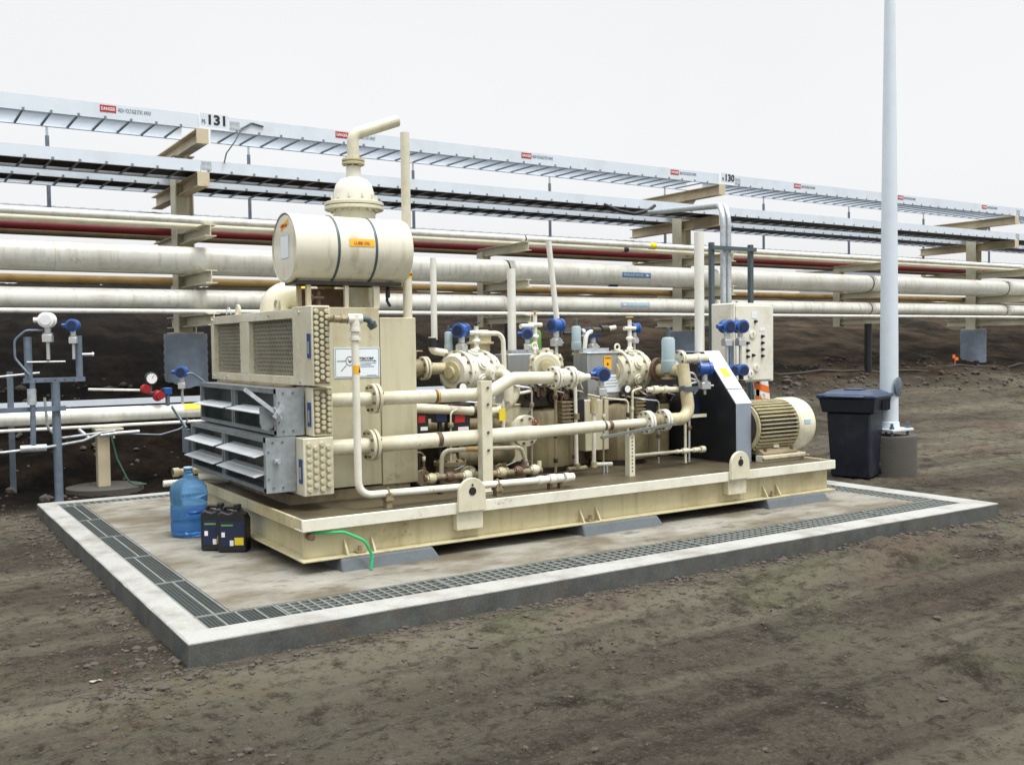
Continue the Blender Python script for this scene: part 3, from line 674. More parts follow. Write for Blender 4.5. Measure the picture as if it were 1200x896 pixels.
for x in (2.293, 5.007):
    mb = MB(); p = [(x-.115, .30), (x+.115, .30)]+[(x+.112*math.cos(R(a)), .43+.112*math.sin(R(a))) for a in range(0, 181, 15)]
    mb.prism(p, 'y', SY0-.030, SY0-.0015); part('lifting_lug', mb, 'cream_clean', sk, bevel=.004)
    mb = MB(); mb.lathe([(.030, 0), (.030, .003)], (x, SY0-.034, .445), Y_, 18); mb.lathe([(.008, 0), (.008, .004)], (x, SY0-.035, .49), Y_, 8); part('lug_hole', mb, 'dark_void', sk)
    mb = MB(); mb.box(x-.11, x+.11, SY0+.01, SY0+.074, .163, .284); part('doubler_plate', mb, 'cream_clean', sk, bevel=.003)
for x in (1.34, 1.54, 3.33, 3.49, 5.39, 5.56):
    mb = MB(); mb.prism([(SY0+.006, .0955), (SY0+.0745, .0955), (SY0+.0745, .20)], 'x', x-.007, x+.007); part('gusset', mb, 'cream', sk)
for x in (1.44, 3.41, 5.475):
    mb = MB(); mb.cyl((x, SY0+.04, .0955), (x, SY0+.04, .145), .015, seg=6); mb.box(x-.03, x+.03, SY0+.01, SY0+.07, .0955, .108); part('anchor_bolt', mb, 'cream_grimy', sk)
mb = MB(); mb.cyl((SX0+.068, SY0+.0, .245), (SX0+.068, SY0+.075, .245), .022, seg=12); part('drain_plug', mb, 'brown_iron', sk)
for (a, b), nm in zip(((1.27, 1.97), (3.29, 4.06), (5.35, 6.12)), ('left', 'middle', 'right')):
    mb = MB(); mb.add([(a, 1.0, -.02), (b+.06, 1.0, -.02), (b, 1.035, .0795), (a+.01, 1.035, .0795), (a, 2.2, -.02), (b+.06, 2.2, -.02), (b, 2.2, .0795), (a+.01, 2.2, .0795)], [[0,1,2,3],[4,7,6,5],[0,3,7,4],[1,5,6,2],[3,2,6,7],[0,4,5,1]])
    solo('support_block', mb, 'plinth', {'left': 'rough grey concrete block under the skid beside the green hose', 'middle': 'rough grey concrete block under the middle of the skid', 'right': 'rough grey concrete block under the skid below the motor'}[nm], 'support block', (a, 1.0, 0), 'concrete blocks under the skid', bevel=.012)
mb = MB(); mb.tube([(1.10, 1.11, .265), (1.30, 1.03, .262), (1.42, .97, .20), (1.475, .965, .09), (1.455, .95, .004)], .010, bend=.09, seg=8)
solo('green_hose', mb, 'green_hose', 'bright green hose hanging out of the skid beam onto the pad', 'hose', (1.1, 1.1, .0))

# ------------------------------------------------------------------ bottle and jugs
bx, by = .79, 2.95
t = thing('water_bottle', 'large translucent blue water bottle standing on the pad beside black jugs', 'water bottle', (bx, by, 0))
mb = MB(); prof = [(.02, .004), (.115, .004), (.132, .018), (.136, .05), (.136, .11), (.131, .125), (.136, .14), (.136, .235), (.131, .25), (.136, .265), (.138, .33), (.132, .372), (.112, .405), (.07, .43), (.042, .445), (.034, .465), (.032, .50), (.034, .505), (.034, .512)]
prof = [(r_*1.06, z_*1.05) for r_, z_ in prof]; mb.lathe(prof, (bx, by, 0), Z_, 40); part('bottle_shell', mb, 'bottle_blue', t)
mb = MB(); mb.lathe([(.02, .012), (.112, .012), (.127, .024), (.130, .05), (.130, .11), (.1255, .125), (.130, .14), (.130, .22)], (bx, by, 0), Z_, 32); part('water', mb, 'bottle_water', t)
mb = MB(); mb.tube([(bx-.03, by-.125, .20), (bx-.01, by-.175, .205), (bx+.05, by-.165, .205), (bx+.07, by-.12, .20)], .014, bend=.03, seg=10); part('grip', mb, 'blue_paint', t)
mb = MB(); mb.lathe([(.0365, .5385), (.0365, .548), (.032, .551)], (bx, by, 0), Z_, 24); part('rim', mb, 'pale_blue_label', t)
def jug(x, y, rz, label):
    t = thing('oil_jug', label, 'jug', (x, y, 0), 'black jugs on the pad', rz, True)
    w, d = .105, .07; mb = MB()
    pr = [(-w, .012), (-w+.012, 0), (w-.012, 0), (w, .012), (w, .235), (w-.018, .275), (w-.05, .29), (w-.058, .312), (w-.095, .312), (w-.10, .292), (w-.13, .285), (-w+.03, .302), (-w+.008, .29), (-w, .27)]
    mb.prism(pr, 'y', -d, d); part('jug_body', mb, 'black', t, bevel=.014)
    mb = MB(); mb.lathe([(.027, 0), (.027, .028), (.024, .031)], (w-.077, 0, .313), Z_, 18); part('cap', mb, 'black', t)
    mb = MB(); mb.tube([(-w+.03, 0, .295), (-w+.035, 0, .325), (0, 0, .322), (.02, 0, .292)], .014, bend=.02, seg=10); part('handle', mb, 'black', t)
    mb = MB(); mb.box(-w+.02, w-.015, -d-.0025, -d-.0008, .05, .23); lb = part('label', mb, 'navy', t)
    mb = MB(); mb.box(.02, w-.02, -d-.0045, -d-.0028, .055, .11); part('yellow_patch', mb, 'yellow', lb)
    mb = MB(); mb.box(-.015, .012, -d-.0045, -d-.0028, .05, .09); mb.box(-w+.03, -w+.055, -d-.0045, -d-.0028, .115, .15); part('white_patch', mb, 'white', lb)
    mb = MB(); mb.box(-w+.03, .01, -d-.0045, -d-.0028, .195, .208); part('green_line', mb, 'green_bottle', lb)
    return t
jug(.90, 2.13, R(-32), 'front black oil jug with a yellow patch on its label, before the skid')
jug(.815, 2.265, R(-32), 'rear black oil jug half hidden behind the jug with the yellow patch')

# ------------------------------------------------------------------ cooler (left end)
ck = thing('gas_cooler', 'boxy cream gas cooler with screens and galvanized louvers at the left end', 'cooler', (1.26, 1.8, DK))
mb = MB(); mb.box(1.43, 1.95, 1.80, 3.80, .44, 1.79); part('casing', mb, 'casing_cream', ck, bevel=.006)
mb = MB(); mb.box(1.955, 2.26, 1.797, 3.80, .43, 1.715); part('fan_housing', mb, 'casing_cream', ck, bevel=.006)
mb = MB(); mb.box(1.22, 2.20, 1.82, 3.78, DK, .425); part('plinth_skirt', mb, 'cream_grimy', ck)
# screen frame
mb = MB(); fx0, fx1 = 1.257, 1.36
def fy(a, b, z0, z1): mb.box(fx0, fx1, a, b, z0, z1)
fy(1.60, 3.85, 1.705, 1.775); fy(1.60, 3.85, 1.222, 1.285); fy(1.60, 1.775, 1.2855, 1.7045); fy(2.80, 3.02, 1.2855, 1.7045); fy(3.77, 3.85, 1.2855, 1.7045)
mb.box(1.36, 1.428, 1.62, 3.80, 1.222, 1.775); p = part('screen_frame', mb, 'cream_clean', ck, bevel=.004)
for a, b in ((1.775, 2.80), (3.02, 3.77)):
    mb = MB(); z0, z1 = 1.2855, 1.7045; P = .034; n = int((b-a+z1-z0)/P)+1; X = 1.30
    for sg in (1, -1):
        for i in range(-16, n):
            # diagonal wires of the expanded metal, slope 60 degrees
            y0 = a+i*P; k = .55
            ya, yb = (y0, y0+k*(z1-z0)); za, zb = (z0, z1) if sg > 0 else (z1, z0)
            ta, tb = max(0, (a-ya)/(yb-ya)), min(1, (b-ya)/(yb-ya))
            if tb-ta < .02: continue
            mb.bar((X+.002*sg, ya+(yb-ya)*ta, za+(zb-za)*ta), (X+.002*sg, ya+(yb-ya)*tb, za+(zb-za)*tb), .006, .004, X_)
    part('screen', mb, 'mesh_grey', p)
    mb = MB(); mb.box(1.34, 1.345, a, b, z0, z1)
    for i in range(14): mb.cyl((1.335, a, z0+.015+i*.03), (1.335, b, z0+.015+i*.03), .008, seg=8)
    part('cooling_fins', mb, 'fins', p)
for y, z in ((1.66, 1.745), (3.80, 1.745), (1.66, 1.25), (3.80, 1.25), (2.3, 1.745), (3.4, 1.25)):
    mb = MB(); mb.lathe([(.012, 0), (.012, .008)], (1.249, y, z), X_, 6); part('bolt', mb, 'galv', p)
# header boxes with their plugs
def header(x0, x1, y0, z0, z1, cols, rows, r, hexo, plate, dark=True):
    mb = MB(); mb.box(x0, x1, y0, 1.80, z0, z1); h = part('header_box', mb, 'cream_clean', ck, bevel=.006); src = None
    for i in range(cols):
        x = x0+(x1-x0)*(i+.5)/cols*.86+(x1-x0)*.07
        for j in range(rows-(1 if hexo and i % 2 else 0)):
            z = z0+.02+(z1-z0-.04)*(j+.5+(.5 if hexo and i % 2 else 0))/rows
            if src is None:
                mb = MB(); mb.lathe([(r, 0), (r, -.016), (r*.86, -.022), (r*.3, -.023)], (x, y0, z), Y_, 16); src = part('plug', mb, 'casing_cream', h); s0 = (x, z)
            else: copy_part(src, (x-s0[0], 0, z-s0[1]))
    if dark: mb = MB(); mb.box(x0+.012, x1-.012, y0-.002, y0-.0005, z0+.014, z1-.014); part('plug_sheet', mb, 'cream_grimy', h)  # dark backing: grime and recess shade between plugs put into its colour
    mb = MB(); zc = (z0+z1)/2+plate; mb.box(x0-.006, x0-.0005, y0+.025, y0+.085, zc-.085, zc+.085); pl = part('data_plate', mb, 'blue_plate', h)
    mb = MB(); mb.box(x0-.008, x0-.0065, y0+.04, y0+.07, zc-.055, zc+.03); part('plate_text_panel', mb, 'silver', pl)
    return h
header(1.256, 1.392, 1.42, 1.225, 1.785, 3, 13, .0165, True, .0)
header(1.276, 1.430, 1.49, .868, 1.213, 3, 8, .0170, True, -.02)
header(1.195, 1.418, 1.465, .452, .860, 4, 7, .0195, True, -.03, False)
# louver banks
def louver(X, y0, y1, z0, z1, blades, side, ang):
    mb = MB(); d = .19; x1 = X+d
    for a, b in ((z1-.035, z1), (z0, z0+.03)): mb.box(X, X+.03, y0+.004, y1, a, b)
    mb.box(X+.03, x1, y0+.004, y1, z1-.005, z1-.001).box(X+.03, x1, y0+.004, y1, z0+.001, z0+.005)
    ym = y0+(y1-y0)*.52
    for a, b in ((y1-.03, y1), (ym+.012, ym+.04), (ym-.04, ym-.012), (y0+.004, y0+.03)): mb.box(X+.001, X+.029, a, b, z0+.03, z1-.035)
    mb.box(X, x1, y1, y1+.004, z0, z1+.0); mb.box(X+.03, x1, ym-.004, ym+.004, z0+.006, z1-.006)
    L = part('louver_frame', mb, 'louver_frame', ck)
    mb = MB(); mb.box(x1-.012, x1-.006, y0+.006, y1-.002, z0+.006, z1-.006); part('duct_back', mb, 'duct_grey', L)
    for a, b in ((y0+.034, ym-.044), (ym+.044, y1-.034)):
        for zc in blades:
            mb = MB(); m = Matrix.Rotation(ang, 3, 'Y'); mb.box(X-.075, X+.075, a, b, zc-.003, zc+.003, m, (X+.02, (a+b)/2, zc)); mb.cyl((X+.02, a-.02, zc), (X+.02, b+.02, zc), .007, seg=8)
            part('blade', mb, 'louver', L)
    mb = MB(); mb.box(X, 1.262 if X > 1 else 1.192, y0-.002, y0+.003, side[0], side[1]); mb.box(X, X+.005, y0+.003, y0+.05, side[0], side[1]); sp = part('side_plate', mb, 'galv_side', L)
    bl = [(x, z, .008) for x in (X+.05, X+.12) for z in (side[0]+.035, side[1]-.035)]+[(X+.018, z, .007) for z in (side[0]+.10, side[1]-.10)]
    for x, z, r in bl: mb = MB(); mb.lathe([(r, 0), (r, .007)], (x, y0-.009, z), Y_, 6); part('bolt', mb, 'galv_dark', sp)
    return L
Lm = louver(1.058, 1.615, 3.52, .880, 1.205, (1.045,), (.872, 1.21), R(-10))
Ll = louver(.975, 1.612, 3.53, .480, .868, (.755, .615), (.478, .868), R(-14))
# dark strips filling the slots between the banks
mb = MB(); mb.box(1.16, 1.43, 1.83, 3.50, .861, .879).box(1.20, 1.43, 1.83, 3.50, 1.206, 1.221); part('slot_strip', mb, 'cream_grimy', ck)
# damper levers
mb = MB(); mb.bar((1.05, 1.58, 1.035), (.83, 1.60, 1.215), .028, .010, Y_); mb.cyl((1.05, 1.60, 1.04), (1.05, 1.54, 1.04), .012, seg=10); mb.bar((1.02, 1.555, 1.01), (1.09, 1.555, 1.09), .03, .012, Y_); mb.bar((1.03, 1.57, 1.08), (1.08, 1.57, 1.0), .012, .02, Y_)
lv = part('damper_lever', mb, 'galv', ck)
mb = MB(); mb.prism([(.935, 1.085), (1.04, 1.085), (1.045, .985), (1.025, .935), (.985, .918), (.950, .932), (.935, .975)], 'y', 1.603, 1.609); part('lever_plate', mb, 'louver_frame', ck)
mb = MB(); mb.cyl((1.05, 1.610, .70), (1.05, 1.555, .70), .014, seg=10); mb.box(1.03, 1.07, 1.585, 1.60, .685, .715); part('damper_shaft', mb, 'galv', ck)
mb = MB(); mb.box(.955, .985, 3.56, 3.75, .59, .80); mb.bar((.97, 3.66, .80), (.93, 3.98, .98), .03, .012, X_); part('far_lever_plate', mb, 'galv_dark', ck)
# lifting eyes, sign, drain stub
for x, y in ((1.32, 3.25), (1.29, 2.2)):
    mb = MB(); mb.torus((x, y, 1.81), X_, .045, .012, 18, 8); mb.box(x-.02, x+.02, y-.05, y+.05, 1.775, 1.782); part('lifting_eye', mb, 'cream_clean', ck)
mb = MB(); mb.torus((1.33, 3.55, 1.79), X_, .06, .006, 14, 6, 0, math.pi); part('grab_handle', mb, 'galv', ck)
mb = MB(); mb.prism([(1.585, 1.79), (1.775, 1.79), (1.775, 1.87)]+[(1.68+.095*math.cos(R(q)), 1.865+.095*math.sin(R(q))) for q in range(0, 181, 15)], 'y', 2.28, 2.30); lg = part('lifting_lug', mb, 'cream_clean', ck)
mb = MB(); mb.lathe([(.042, 0), (.042, .002)], (1.68, 2.277, 1.87), Y_, 18); part('lug_hole', mb, 'oily', lg)
mb = MB(); mb.box(1.575, 1.945, 1.794, 1.7985, 1.262, 1.488); sg = part('maker_sign', mb, 'sign_white', ck)
mb = MB(); w = .004
for a in ((1.582, 1.938, 1.268, 1.268+w), (1.582, 1.938, 1.482-w, 1.482), (1.582, 1.582+w, 1.268+w, 1.482-w), (1.938-w, 1.938, 1.268+w, 1.482-w)): mb.box(a[0], a[1], 1.7926, 1.7938, a[2], a[3])
part('border', mb, 'blue_label', sg)
mb = MB(); Yq = 1.793
mb.torus((1.70, Yq, 1.388), Y_, .033, .0022, 24, 6); mb.box(1.595, 1.672, Yq-.001, Yq+.0005, 1.386, 1.390); mb.bar((1.628, Yq, 1.312), (1.672, Yq, 1.358), .004, .0015, Y_)
for a, b in (((1.685, 1.40), (1.70, 1.375)), ((1.70, 1.375), (1.718, 1.402)), ((1.69, 1.38), (1.71, 1.38))): mb.bar((a[0], Yq, a[1]), (b[0], Yq, b[1]), .006, .0016, Y_)
mb.box(1.775, 1.915, Yq-.001, Yq+.0005, 1.3845, 1.3875); mb.add([(1.92, Yq-.0012, 1.386), (1.895, Yq-.0012, 1.392), (1.895, Yq-.0012, 1.380)], [[0,1,2]])
part('emblem', mb, 'ink', sg)
text('lettering', 'TESCORP', (1.776, 1.7938, 1.394), *NY, .030, 'ink', sg, width=.118, bold=.0007)
for i, q in enumerate(('GAS COMPRESSION SYSTEMS', 'SALES AND SERVICE', 'PACKAGING AND PARTS')): text('small_lettering', q, (1.785, 1.7938, 1.366-i*.013), *NY, .010, 'blue_label', sg)
text('small_lettering', 'CUSTOM BUILT UNITS', (1.835, 1.7938, 1.275), *NY, .008, 'blue_label', sg)

# drum on its saddle
def ori(p): return p
dz, dy, dr = 2.225, 1.93, .252
t = thing('lube_oil_tank', 'horizontal cream oil drum with black bands lying on top of the cooler', 'oil tank', (1.7, dy, 1.79))
mb = MB(); mb.lathe([(dr-.012, 1.262), (dr-.012, 1.278), (dr-.002, 1.278), (dr+.003, 1.272), (dr+.003, 1.255), (dr, 1.285), (dr, 2.165), (dr+.003, 2.175), (dr+.003, 2.19), (dr-.012, 2.19)], (0, dy, dz), X_, 48); part('drum_shell', mb, 'drum_cream', t)
mb = MB(); mb.lathe([(dr-.014, 1.264), (dr-.014, 1.270)], (0, dy, dz), X_, 40); e = part('drum_end', mb, 'white', t)
mb = MB(); q = [(dy+.10, dz-.10), (dy-.06, dz-.13), (dy-.10, dz+.10), (dy+.06, dz+.13)]; mb.prism([(dy+.085, dz-.08), (dy-.085, dz-.08), (dy-.085, dz+.09), (dy+.085, dz+.09)], 'x', 1.2605, 1.2635); part('data_sheet', mb, 'pale_blue_label', e)
mb = MB(); mb.prism([(dy+.08, dz-.075), (dy-.08, dz-.075), (dy-.08, dz+.085), (dy+.08, dz+.085)], 'x', 1.2590, 1.2600); part('sheet_face', mb, 'sign_white', e)
mb = MB(); m_ = Matrix.Rotation(R(-14), 3, 'X'); mb.box(1.2600, 1.2630, dy-.085, dy+.085, dz+.145, dz+.185, m_); lb = part('yellow_label', mb, 'orange_label', e)
text('lettering', 'LUBE OIL', (1.2592, dy+.07, dz+.152), *NX, .03, 'ink_red', lb, width=.13)
for x in (1.585, 1.885): mb = MB(); mb.lathe([(dr+.003, -.010), (dr+.006, -.004), (dr+.006, .004), (dr+.003, .010)], (x, dy, dz), X_, 48); part('strap', mb, 'teal_dark', t)
lb = None
mb = MB(); n = 4; vs = []
for i in range(n+1):
    a = R(2+13*i/n); vs += [(1.665, dy-(dr+.003)*math.cos(a), dz+(dr+.003)*math.sin(a)), (1.868, dy-(dr+.003)*math.cos(a), dz+(dr+.003)*math.sin(a))]
mb.add(vs, [[2*i, 2*i+1, 2*i+3, 2*i+2] for i in range(n)]); lb = part('yellow_label', mb, 'orange_label', t)
a = R(8.5); text('lettering', 'LUBE OIL', (1.70, dy-(dr+.005)*math.cos(a)-.002, dz+(dr+.005)*math.sin(a)-.014), X_, (0, math.sin(a), math.cos(a)), .032, 'ink_red', lb, width=.13)
mb = MB(); mb.box(1.30, 2.15, dy-.12, dy-.10, 1.955, 1.985).box(1.30, 2.15, dy+.10, dy+.12, 1.955, 1.985).box(1.30, 1.33, dy-.0995, dy+.0995, 1.955, 1.98).box(2.06, 2.09, dy-.0995, dy+.0995, 1.955, 1.98).box(2.10, 2.18, dy-.06, dy+.06, 1.9445, 1.9545); part('saddle', mb, 'oily', t)
for x, y, w, m in ((1.40, dy-.09, .035, 'rack_beam'), (1.70, dy-.09, .03, 'rack_cream'), (1.945, dy-.09, .05, 'cream_clean'), (1.40, dy+.10, .03, 'rack_beam'), (1.945, dy+.1, .04, 'rack_beam')):
    mb = MB(); mb.box(x-w/2, x+w/2, y-.015, y+.015, 1.79, 1.9545); part('leg', mb, m, t)
mb = MB(); mb.box(1.50, 1.86, dy+.30, dy+.32, 1.79, 1.95); part('heat_shield', mb, 'brown_iron', t)
mb = MB(); mb.tube([(2.06, dy-.05, 1.95), (2.06, dy-.07, 1.90), (2.045, dy-.07, 1.85), (2.07, dy-.08, 1.80)], .012, bend=.03, seg=8); mb.cyl((2.06, dy-.06, 1.87), (2.06, dy-.06, 1.93), .018, seg=10); part('black_drain_hose', mb, 'black', t)
mb = MB(); mb.cyl((1.49, 1.86, 1.91), (1.49, 1.86, 1.79), .013, seg=10); mb.cyl((1.44, 1.84, 1.86), (1.52, 1.84, 1.86), .011, seg=8); mb.torus((1.425, 1.84, 1.86), X_, .025, .005, 14, 6); solo('small_valve', mb, 'brown_iron', 'small rusty valve with a round handwheel below the oil drum', 'valve')
# vent stack behind the drum
sx, sy = 2.01, 2.36
t = thing('vent_stack', 'cream flanged vent stack with a bent outlet rising behind the oil drum', 'vent stack', (sx, sy, 1.79))
mb = MB(); mb.cyl((sx, sy, 1.79), (sx, sy, 2.60), .17, seg=28); part('stack_body', mb, 'cream_clean', t)
mb = MB(); mb.flange((sx, sy, 2.625), Z_, .238, .028, 14, .006, .013); part('flange', mb, 'cream_clean', t)
mb = MB(); mb.lathe([(.185, 2.66), (.185, 2.672), (.168, 2.675), (.162, 2.74), (.145, 2.80), (.11, 2.84), (.06, 2.86), (.058, 2.95)], (sx, sy, 0), Z_, 32); mb.bolts((sx, sy, 2.70), Z_, .175, 10, .011, .03); part('dome', mb, 'cream_bright', t)
mb = MB(); mb.flange((sx, sy, 2.985), Z_, .092, .020, 8, .006, .009); part('flange', mb, 'cream', t)
mb = MB(); mb.tube([(sx, sy, 3.0), (sx, sy, 3.205), (sx+.40, sy, 3.36)], .048, bend=.08, seg=18); part('outlet_pipe', mb, 'cream_clean', t)
# tall vent post and neighbours
def vent_post(name, label, x, y, z0, z1, r, m='rack_white', lean=(0,0), bands=(), grp='thin upright vent pipes'):
    t = thing(name, label, 'vent pipe', (x, y, z0), grp); mb = MB(); mb.cyl((x, y, z0), (x+lean[0], y+lean[1], z1), r, seg=16); part('pipe_run', mb, m, t)
    for z, w, mm in bands:
        f = (z-z0)/(z1-z0); mb = MB(); mb.lathe([(r+.002, -w/2), (r+.002, w/2)], (x+lean[0]*f, y+lean[1]*f, z), Z_, 16); part('band', mb, mm, t)
    return t
v = vent_post('vent_pipe', 'tallest cream vent pipe, right of the oil drum, with an orange band', 2.225, 1.86, 1.60, 3.150, .036, 'cream_clean', bands=((2.05, .05, 'orange_label'), (2.05, .02, 'ink')))
vent_post('vent_pipe', 'white vent pipe beside the conduit frame, ending above the compressor', 5.85, 2.4, 1.33, 2.62, .050)
vent_post('vent_pipe', 'white vent pipe between two compressor cylinders, behind the green bottle', 4.065, 3.2, 1.40, 2.247, .043)
vent_post('vent_pipe', 'thin white vent pipe leaning left above the middle cylinder', 3.99, 2.3, 1.58, 2.43, .026, lean=(-.10, 0), bands=((1.60, .09, 'black'),))
vent_post('vent_pipe', 'slender white vent pipe just right of the cooler, with a bent foot', 3.184, 3.2, 1.55, 2.325, .030)
# big elbow behind the drum, left
t = thing('suction_elbow', 'fat cream pipe elbow bending down beside the left end of the oil drum', 'pipe elbow', (1.45, 2.75, 1.6))
mb = MB(); mb.tube([(1.46, 2.75, 1.60), (1.46, 2.75, 1.92), (1.80, 2.75, 1.92)], .115, bend=.12, seg=24); part('elbow', mb, 'cream_clean', t)
mb = MB(); mb.lathe([(.118, 0), (.118, .05)], (1.66, 2.75, 1.92), X_, 24); part('yellow_band', mb, 'yellow', t)

# ------------------------------------------------------------------ generic fittings
def transmitter(label, x, y, z, rz, head='blue_paint', neck='silver', s=1., group=None, name='pressure_transmitter', hz=.17):
    """two-ended instrument head on a neck and manifold; base at the manifold's foot"""
    t = thing(name, label, 'transmitter', (x, y, z), group, rz, True); h = hz*s
    mb = MB(); mb.lathe([(.040*s, -.055*s), (.052*s, -.05*s), (.052*s, -.028*s), (.046*s, -.026*s), (.046*s, .026*s), (.052*s, .028*s), (.052*s, .05*s), (.040*s, .055*s)], (0, 0, h), X_, 22); mb.cyl((0, .03*s, h), (0, .085*s, h), .018*s, seg=10); hd = part('housing', mb, head, t)
    mb = MB(); mb.lathe([(.036*s, -.0605*s), (.036*s, -.0555*s)], (0, 0, h), X_, 18); part('end_window', mb, 'glass' if head == 'white' else 'navy', hd)
    mb = MB(); mb.cyl((0, 0, h-.085*s), (0, 0, h-.04*s), .022*s, seg=12); mb.lathe([(.034*s, 0), (.034*s, .012*s)], (0, 0, h-.10*s), Z_, 12); part('neck', mb, neck, t)
    mb = MB(); mb.box(-.035*s, .035*s, -.03*s, .03*s, h-.15*s, h-.10*s)
    if h > .16*s: mb.cyl((0, 0, 0), (0, 0, h-.15*s), .012*s, seg=8)
    mb.cyl((.035*s, 0, h-.125*s), (.07*s, 0, h-.125*s), .008*s, seg=8); part('manifold', mb, neck, t, bevel=.004)
    return t
def handwheel(mb, c, ax, r):
    mb.torus(c, ax, r, r*.14, 18, 6); u, v, w = frame(ax); c = Vector(c)
    for d in (u, v): mb.cyl(c-d*r, c+d*r, r*.09, seg=6)

# ------------------------------------------------------------------ process piping on the road side
PY = 1.60
t = thing('process_pipe', 'upper cream process pipe from the middle header, bending up to the central cylinder', 'pipe', (1.43, PY, 1.1), 'large process pipes along the skid')
mb = MB(); mb.tube([(1.41, PY, 1.11), (2.78, PY, 1.105), (3.02, PY, 1.222), (3.44, PY, 1.216)], .052, bend=.15, seg=22); part('pipe_run', mb, 'cream_clean', t)
mb = MB(); mb.flange((1.80, PY, 1.11), X_, .112, .026, 8, .008, .011, km=1); part('flange', mb, ['cream_clean', 'brown_iron'], t)
mb = MB(); mb.lathe([(.054, -.018), (.054, .018)], (2.32, PY, 1.105), X_, 22); b = part('orange_band', mb, 'brown_iron', t)
mb = MB(); mb.lathe([(.0545, .004), (.0545, .012)], (2.32, PY, 1.105), X_, 22); part('band_stripe', mb, 'orange_label', b)
mb = MB(); mb.flange((3.44, PY, 1.216), X_, .095, .024, 8, .008, .010, km=1); part('flange', mb, ['cream_bright', 'brown_iron'], t)
mb = MB(); mb.flange((3.60, PY, 1.212), X_, .095, .024, 8, .008, .010, km=1); part('flange', mb, ['cream_bright', 'brown_iron'], t)
mb = MB(); mb.lathe([(.07, 3.47), (.075, 3.52), (.07, 3.57)], (0, PY, 1.214), X_, 20); mb.lathe([(.06, 3.64), (.06, 3.67), (.030, 3.76), (.028, 3.80)], (0, PY, 1.212), X_, 18); part('reducer', mb, 'cream_bright', t)
t = thing('process_pipe', 'lower cream process pipe from the bottom header running past the tanks to the riser', 'pipe', (1.42, PY, .77), 'large process pipes along the skid')
mb = MB(); mb.tube([(1.40, PY, .765), (3.2, PY, .772)], .059, seg=24); mb.lathe([(.059, 0), (.050, .12), (.050, .75)], (3.19, PY, .772), (1, 0, .018), 24); mb.tube([(3.9, PY, .786), (4.42, PY, .79)], .040, seg=20)
mb.lathe([(.050, 0), (.040, .05)], (3.88, PY, .785), X_, 20); part('pipe_run', mb, 'cream_clean', t)
mb = MB(); mb.flange((1.775, PY, .768), X_, .118, .026, 8, .008, .011, km=1); part('flange', mb, ['cream_clean', 'brown_iron'], t)
for x in (2.335, 4.02): mb = MB(); mb.lathe([(.061 if x < 3 else .042, -.02), (.061 if x < 3 else .042, .02)], (x, PY, .771 if x < 3 else .787), X_, 22); part('orange_band', mb, 'brown_iron', t)
mb = MB(); mb.lathe([(.042, -.04), (.042, .04)], (3.93, PY, .786), X_, 22); part('black_band', mb, 'teal_dark', t)
mb = MB(); mb.flange((4.44, PY, .79), X_, .105, .024, 8, .008, .010, km=1); part('flange', mb, ['cream_bright', 'brown_iron'], t)
mb = MB(); mb.flange((4.64, PY, .80), X_, .098, .024, 8, .008, .010, km=1); part('flange', mb, ['cream_bright', 'brown_iron'], t)
mb = MB(); mb.lathe([(.06, 4.48), (.075, 4.54), (.06, 4.60)], (0, PY, .795), X_, 20); part('check_valve', mb, 'tank_tan', t)
mb = MB(); mb.tube([(4.66, PY, .80), (4.955, PY, .80), (4.965, 1.70, 1.29)], .058, bend=.13, seg=22); part('riser_elbow', mb, 'cream', t)
mb = MB(); mb.lathe([(.062, -.022), (.062, .022)], (4.962, 1.66, 1.07), (0, .2, 1), 22); mb.box(4.88, 5.05, 1.585, 1.60, 1.045, 1.09); part('riser_clamp', mb, 'teal_dark', t)
mb = MB(); mb.bar((3.83, 1.475, .702), (4.68, 1.475, .775), .022, .022)
solo('strut_channel', mb, 'strut_green', 'pale green strut channel slung below the lower process pipe', 'strut')
t = thing('pipe_stand', 'tall cream bolted angle post holding both process pipes', 'pipe stand', (2.72, 1.5, DK))
mb = MB(); mb.box(2.672, 2.768, 1.498, 1.512, DK+.012, 1.215).box(2.672, 2.684, 1.5125, 1.57, DK+.012, 1.215).box(2.62, 2.83, 1.46, 1.70, DK, DK+.0115); part('angle_post', mb, 'cream_clean', t, bevel=.003)
mb = MB()
for z in (1.16, 1.03, .81, .67): mb.lathe([(.011, 0), (.011, .010)], (2.725, 1.487, z), Y_, 6)
part('bolts', mb, 'brown_iron', t)
t = thing('pipe_stand', 'thin cream slotted post under the green strut channel', 'pipe stand', (4.17, 1.49, DK))
mb = MB(); mb.box(4.145, 4.205, 1.485, 1.492, DK, .70).box(4.145, 4.152, 1.4925, 1.545, DK, .70); part('angle_post', mb, 'cream_clean', t)
mb = MB()
for i in range(10): mb.lathe([(.007, 0), (.007, .002)], (4.175, 1.483, .39+i*.032), Y_, 8)
part('slot_holes', mb, 'dark_void', t)
